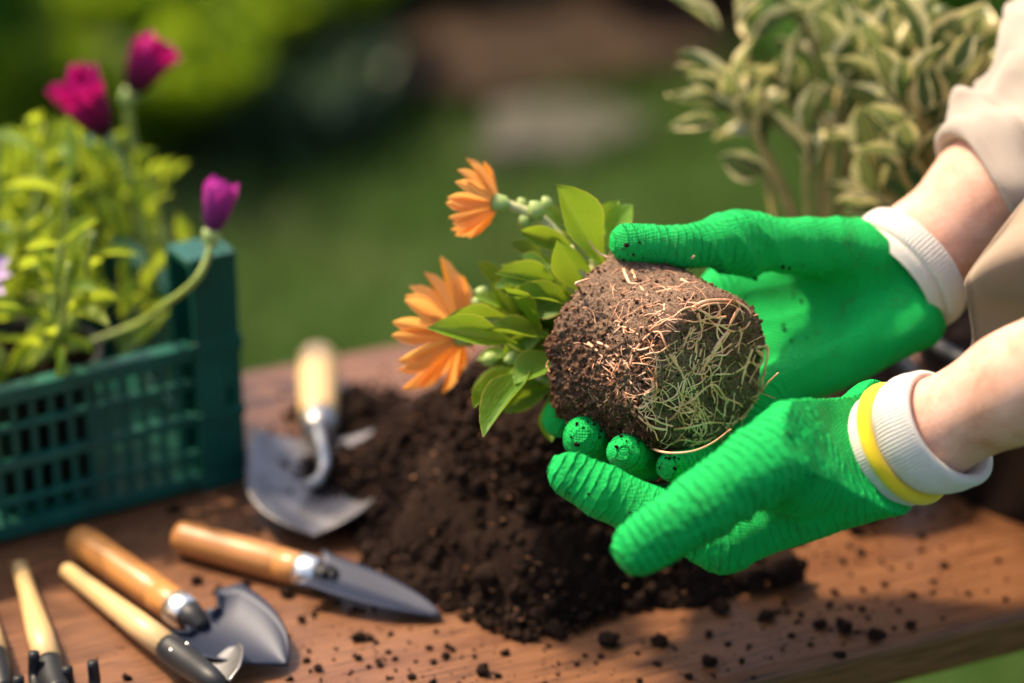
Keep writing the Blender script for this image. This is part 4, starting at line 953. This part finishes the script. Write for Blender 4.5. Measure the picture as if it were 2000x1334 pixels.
flower(pl[2], P(-72, 560, 1.2), np.array([.3, -.4, .8]), .024, 12, .9, [leaf_mesh('petal', PETAL_L, sh_petal, 4, 8, fold=.2, bend=.1)], .009, label='lilac flower cut by the left picture edge')

# ------------------------------------------------------------------ tools
def handle_along(a, b, prof, mat, parent, name='handle', seg=28):
    """turned handle from a to b; own frame with Z along the handle so that the grain follows it"""
    ax = nrm(b - a); L = np.linalg.norm(b - a); z = ax; x = nrm(np.cross(z, [0.3, .2, 1])); y = np.cross(z, x)
    v, f = lathe((0, 0, 0), (0, 0, 1), [(s * L, r) for s, r in prof], seg, xref=(1, 0, 0))
    me = make_mesh(name, v, f, mat, True)
    M = Matrix(((x[0], y[0], z[0], a[0]), (x[1], y[1], z[1], a[1]), (x[2], y[2], z[2], a[2]), (0, 0, 0, 1))); return inst(name, me, M, parent)
def turned(r, taper=.0, groove=True):
    p = [(0, 0), (.004, r * .55), (.016, r * .82), (.04, r * .96), (.08, r * 1.0), (.3, r * (1 - taper * .3)), (.55, r * (1 - taper * .6)), (.78, r * (1.0 - taper * .3))]
    if groove: p += [(.795, r * .98), (.80, r * .94), (.805, r * .98), (.825, r * .98), (.83, r * .94), (.835, r * .985)]
    return p + [(.97, r * .97), (.992, r * .93), (1.0, r * .88), (1.0, 0)]
def blade_frame(a, tip, roll=0.0):
    y = nrm(tip - a); x = nrm(np.cross(y, Z)); z = np.cross(x, y)
    if roll: x, z = x * math.cos(roll) + z * math.sin(roll), z * math.cos(roll) - x * math.sin(roll)
    return x, y, z
def trowel(label, ha, hb, r, neck_len, tip, width_f, depth, blade_mat, hmat, ferr=.010, roll=0.0, nz=11, ny=18, vee=False, lift=0.0, group=None, goose=False):
    t = thing('hand_trowel', label, 'trowel', ((ha + hb) / 2) * np.array([1, 1, 0]) + np.array([0, 0, TZ]), group)
    handle_along(ha, hb, turned(r), hmat, t)
    ax = nrm(hb - ha); v, f = lathe(hb - ax * .001, ax, [(0, r * .9), (.0005, r * 1.0), (ferr * .5, r * .99), (ferr, r * .93), (ferr + .001, r * .85), (ferr + .001, 0)], 28); obj('ferrule', v, f, FERRULE, t)
    n0 = hb + ax * ferr; bs = None
    return t, n0, ax
def scoop(parent, base, tip, outline, depth, th, mat, roll=0.0, ny=20, nx=12, vee=0.0, curl=0.0, name='blade'):
    """outline(t) -> half width; depth = how far the middle sits below the edges"""
    L = np.linalg.norm(tip - base); x, y, z = blade_frame(base, tip, roll); G = np.zeros((ny + 1, nx + 1, 3))
    for j in range(ny + 1):
        t = j / ny; hw, back = outline(t)
        for i in range(nx + 1):
            s = i / nx * 2 - 1; prof = (abs(s) ** 1.15 if vee else s * s)
            G[j, i] = base + y * (L * t + back * abs(s) ** 1.5) + x * hw * s + z * (depth * prof * (hw / .03) ** .5 + curl * t * t)
    v, f = grid_solid(G, th); return obj(name, v, f, mat, parent)
# A narrow trowel lying left to right
r = .0083
a = T(345, 1046, r + .001); b = T(588, 1114, r)
tA, n0, ax = trowel('small trowel with narrow pointed blade, tip against the soil heap', a, b, r, .01, None, None, 0, STEEL_B, HANDLE)
v, f = tube(spline([n0, n0 + ax * .006, T(640, 1132, .008)], 5), [.0068, .006, .0045], 14); obj('neck', v, f, BLACK, tA)
scoop(tA, T(618, 1123, .010), T(862, 1206, .0022), lambda t: (max(.0006, .0128 * (1 - .05 * t) * (1 - max(0, (t - .25) / .75) ** 2.0) ** .75 + .001 * (t < .1)), -.004 * (1 - t)), .0055, .0011, STEEL_B, roll=-.12, vee=1)
# B broad trowel
r = .0084
a = T(150, 1052, r + .001); b = T(345, 1186, r)
tB, n0, ax = trowel('small trowel with broad heart shaped blue grey blade', a, b, r, .01, None, None, 0, STEEL_B, HANDLE)
v, f = tube(spline([n0 - ax * .001, n0 + ax * .004, n0 + ax * .011 - Z * .002], 5), [.0072, .0062, .0042], 14); obj('neck', v, f, BLACK, tB)
def heart(t):
    if t < .12: return .0075 + .03 * t, 0
    q = (t - .12) / .88
    return max(.0006, .0275 * min(1, .55 + 3.2 * q) * (1 - q ** 2.1) ** .78), -.012 * (1 - q) ** 2
scoop(tB, n0 + ax * .006 - Z * .002, T(560, 1300, .003), heart, .009, .0011, STEEL_B, roll=-.1)
# C small hoe shovel
r = .0056
tC = thing('hand_shovel', 'mini shovel with thin wooden handle and small scoop beside the broad trowel', 'shovel', T(235, 1195))
a = T(128, 1112, r + .001); b = T(338, 1272, r + .006)
handle_along(a, b, [(0, 0), (.005, r * .6), (.02, r * .72), (.3, r * .85), (.7, r * 1.08), (1, r * 1.1), (1, 0)], HANDLE_P, tC)
ax = nrm(b - a); sk = b - ax * .004; s2 = sk + ax * .018; s3 = T(412, 1326, .016); v, f = tube(spline([sk, s2, s3, T(440, 1345, .014)], 6), [r * 1.22, r * 1.2, r * .95, r * .6], 18); obj('socket', v, f, BLACK, tC)
side = nrm(np.cross(ax, Z))
for k, sg in ((.010, 1), (.010, -1)):
    c = sk + ax * k + side * sg * r * .75 + Z * r * .85; v, f = lathe(c, nrm(side * sg + Z), [(-.0005, .001), (.0004, .001), (.0008, .0006), (.0009, 0)], 10); obj('rivet', v, f, FERRULE, tC)
sb = T(425, 1350, .010); st = P(462, 1262, 1.092)
scoop(tC, sb, st, lambda t: (max(.0005, .0115 * min(1, .7 + 1.5 * t) * (1 - t ** 2.6) ** .7), 0), .005, .0011, STEEL, roll=.5)
# D three pronged rake
tD = thing('hand_rake', 'mini rake with pale handle and black prongs in the bottom left corner', 'rake', T(70, 1210))
r = .0056; a = T(38, 1105, r + .001); b = T(98, 1305, r + .004)
handle_along(a, b, [(0, 0), (.004, r * .55), (.015, r * .68), (.3, r * .78), (.7, r * 1.1), (1, r * 1.12), (1, 0)], HANDLE_P, tD)
ax = nrm(b - a); v, f = tube(spline([b - ax * .003, b + ax * .012, b + ax * .026 + Z * .002], 5), [r * 1.22, r * 1.15, r * .9], 16); obj('socket', v, f, BLACK, tD)
for (px, py, d) in ((66, 1274, 1.066), (131, 1303, 1.062), (181, 1292, 1.064), (36, 1322, 1.06)):
    tip = P(px, py, d); v, f = tube(spline([b + ax * .024 + Z * .002, (b + ax * .034) * .4 + tip * .6 - ax * 0 + np.array([0, -.012, -.006]), tip + np.array([0, -.003, -.012]), tip], 6), [.003, .0028, .0028, .0025], 10); obj('tine', v, f, BLACK, tD)
# E tool cut by the left edge
tE = thing('hand_fork', 'wooden handled tool cut off by the left picture edge', 'tool', T(-25, 1230))
a = T(-55, 1120, r + .001); b = T(-8, 1292, r + .003); handle_along(a, b, [(0, 0), (.004, r * .55), (.015, r * .68), (.3, r * .78), (.7, r * 1.1), (1, r * 1.12), (1, 0)], HANDLE_P, tE)
ax = nrm(b - a); v, f = tube(spline([b - ax * .003, b + ax * .012, b + ax * .026], 5), [r * 1.22, r * 1.1, r * .7], 16); obj('socket', v, f, BLACK, tE)
for sg in (-1, 0, 1):
    v, f = tube(spline([b + ax * .024, b + ax * .04 + side * sg * .01, b + ax * .075 + side * sg * .012 - Z * .003], 5), [.0028, .0022, .0012], 8); obj('tine', v, f, BLACK, tE)
# F larger steel trowel with pale handle, blade towards the camera
r = .0112; a = T(620, 694, r + .002); b = T(623, 826, r + .006)
tF = thing('hand_trowel', 'large steel trowel with pale wooden handle and soil in its scoop', 'trowel', T(620, 900))
handle_along(a, b, [(0, 0), (.004, r * .5), (.02, r * .8), (.06, r * .97), (.2, r * 1.04), (.6, r), (.85, r * .92), (1, r * .84), (1, 0)], HANDLE_P, tF)
ax = nrm(b - a); v, f = lathe(b - ax * .002, ax, [(0, r * .9), (.001, r * .93), (.010, r * .86), (.016, r * .62), (.018, 0)], 24); obj('ferrule', v, f, STEEL, tF)
bb = T(600, 928, .012)
v, f = tube(spline([b + ax * .014, b + ax * .022 + Z * .003, T(633, 905, .022), T(625, 935, .018), T(598, 950, .0145)], 6), [.0042, .0036, .0034, .0036, .003], 12); obj('neck', v, f, STEEL, tF)
def round_b(t): return max(.0012, .036 * (1 - max(0, (t - .3) / .7) ** 3.2) ** .55 * (.93 + .07 * min(1, t * 4))), 0
scoop(tF, T(622, 862, .012), T(612, 1048, .008), round_b, .0075, .0013, STEEL_D, ny=40, nx=16)
def trowel_soil():
    n = 1100; u = RNG.normal(size=(n, 2)); c = T(682, 930, .008); p = c + np.stack([u[:, 0] * .011, u[:, 1] * .010, .002 + np.abs(RNG.normal(size=n)) * .003], -1)
    s = .0008 + .0022 * RNG.random(n) ** 3; v, f = crumbs(p, s, CR2)
    for q_, s_ in (((556, 965, .009), .004), ((605, 1000, .007), .003), ((640, 985, .007), .005)):
        n2 = 160; w2, g2_ = crumbs(T(*q_) + RNG.normal(size=(n2, 3)) * np.array([s_, s_, .0008]), .0006 + .0016 * RNG.random(n2) ** 3, CR1); f = np.vstack([f, g2_ + len(v)]); v = np.vstack([v, w2])
    tag(obj('trowel_soil', v, f, SOIL, tF), kind='stuff')
trowel_soil()
# soil strewn behind the trowel
n = 900; u = RNG.normal(size=(n, 2)); c = T(720, 835); p = c + np.stack([u[:, 0] * .016, u[:, 1] * .014, .003 + np.abs(RNG.normal(size=n)) * .004], -1)
v, f = crumbs(p, .001 + .003 * RNG.random(n) ** 3, CR2); tag(obj('spilled_soil', v, f, SOIL), kind='stuff')
fp = inst('fallen_petal', PMO[1], lmat(T(645, 890, .004), T(680, 852, .008), .011, Z), None); tag(fp, 'fallen orange petal beside the neck of the large trowel', 'petal')

# ------------------------------------------------------------------ black pot and variegated shrubs
pc = np.array([.292, 1.125, TZ]); nursery_pot(pc, .074, .088, .088, 'large black pot of the variegated shrub behind the gloves')
pc2 = np.array([.162, 1.115, TZ]); nursery_pot(pc2, .036, .045, .06, 'small black pot hidden behind the far glove')
def var_shrub(label, c, rosettes, extra):
    t = thing('variegated_shrub', label, 'shrub', c)
    for (px, py, d, n, L, drop) in rosettes:
        e = P(px, py, d); mid = c * .45 + e * .55 + np.array([.25 * (e[0] - c[0]), 0, -.01])
        s = P(drop[0], drop[1], d) if drop else mid
        v, f = tube(spline([c + RNG.normal(size=3) * np.array([.006, .006, 0]) + Z * -.004, s, e], 8), [.0020, .0017, .0012], 8); obj('stem', v, f, TWIG, t)
        ax = nrm(e - s)
        for k in range(max(6, int(n * .7))):
            a = k * 2.4 + random.uniform(-.3, .3); x = nrm(np.cross(ax, [.3, .8, .1])); y = np.cross(ax, x); rad = math.cos(a) * x + math.sin(a) * y; o = random.uniform(.3, 1.15)
            q = e - ax * random.uniform(0, .016); dd = ax * math.cos(o) + rad * math.sin(o); l = L * random.uniform(.85, 1.2)
            put_leaf(LMV, t, q, q + dd * l, l * random.uniform(.32, .46), ax * math.sin(o) - rad * math.cos(o) + RNG.normal(size=3) * .25)
    for (tx, ty, bx, by, d, wd) in extra: put_leaf(LMV, t, P(bx, by, d), P(tx, ty, d - .01), wd / FPX * d, TOCAM * .7 + Z * .5 + RNG.normal(size=3) * .3)
    return t
D1, D2 = 1.22, 1.19
var_shrub('taller variegated shrub with cream edged leaves behind the far glove', pc2 + Z * .052,
    [(1440, 190, D1, 13, .036, (1545, 430)), (1470, 235, D1 + .02, 9, .034, (1560, 440)), (1575, 270, D1, 8, .032, (1578, 420)), (1550, 175, D1 + .02, 10, .035, (1600, 400)), (1640, 130, D1, 11, .036, (1620, 380)), (1460, 40, D1 + .03, 7, .04, (1470, 200)),
     (1585, 60, D1 + .03, 9, .036, (1610, 300)), (1650, 215, D1 + .03, 9, .034, (1640, 380)), (1700, 40, D1 + .04, 10, .036, (1660, 300))],
    [(1312, 245, 1400, 235, D1, 36), (1405, 305, 1480, 345, D1, 60), (1440, 300, 1500, 350, D1, 30), (1300, -5, 1410, 60, D1 + .02, 46), (1500, -10, 1440, 50, D1 + .02, 30), (1335, 150, 1410, 180, D1, 40), (1330, 190, 1410, 200, D1, 36)])
var_shrub('variegated shrub with cream edged leaves in the large black pot at the right', pc + Z * .076,
    [(1730, 110, D2 + .02, 11, .036, (1790, 300)), (1800, 60, D2, 9, .036, (1800, 250)), (1760, 195, D2, 10, .034, (1800, 330)), (1830, 190, D2 + .02, 10, .036, (1830, 330)), (1900, 110, D2 + .03, 10, .036, (1880, 300)), (1770, 285, D2, 10, .032, (1790, 380)),
     (1700, 300, D2 + .02, 8, .034, (1760, 400)), (1720, 385, D2 + .02, 8, .032, (1790, 470)), (1990, 20, D2 + .02, 6, .034, (1980, 200)), (1900, 230, D2 + .05, 8, .034, (1890, 380)), (1960, 130, D2 + .05, 9, .034, (1940, 320))],
    [(1630, 390, 1720, 405, D2, 30), (1655, 410, 1730, 415, D2, 30), (1720, 300, 1760, 360, D2, 40), (1900, 60, 1860, 140, D2, 44), (1800, 130, 1810, 220, D2, 40)])
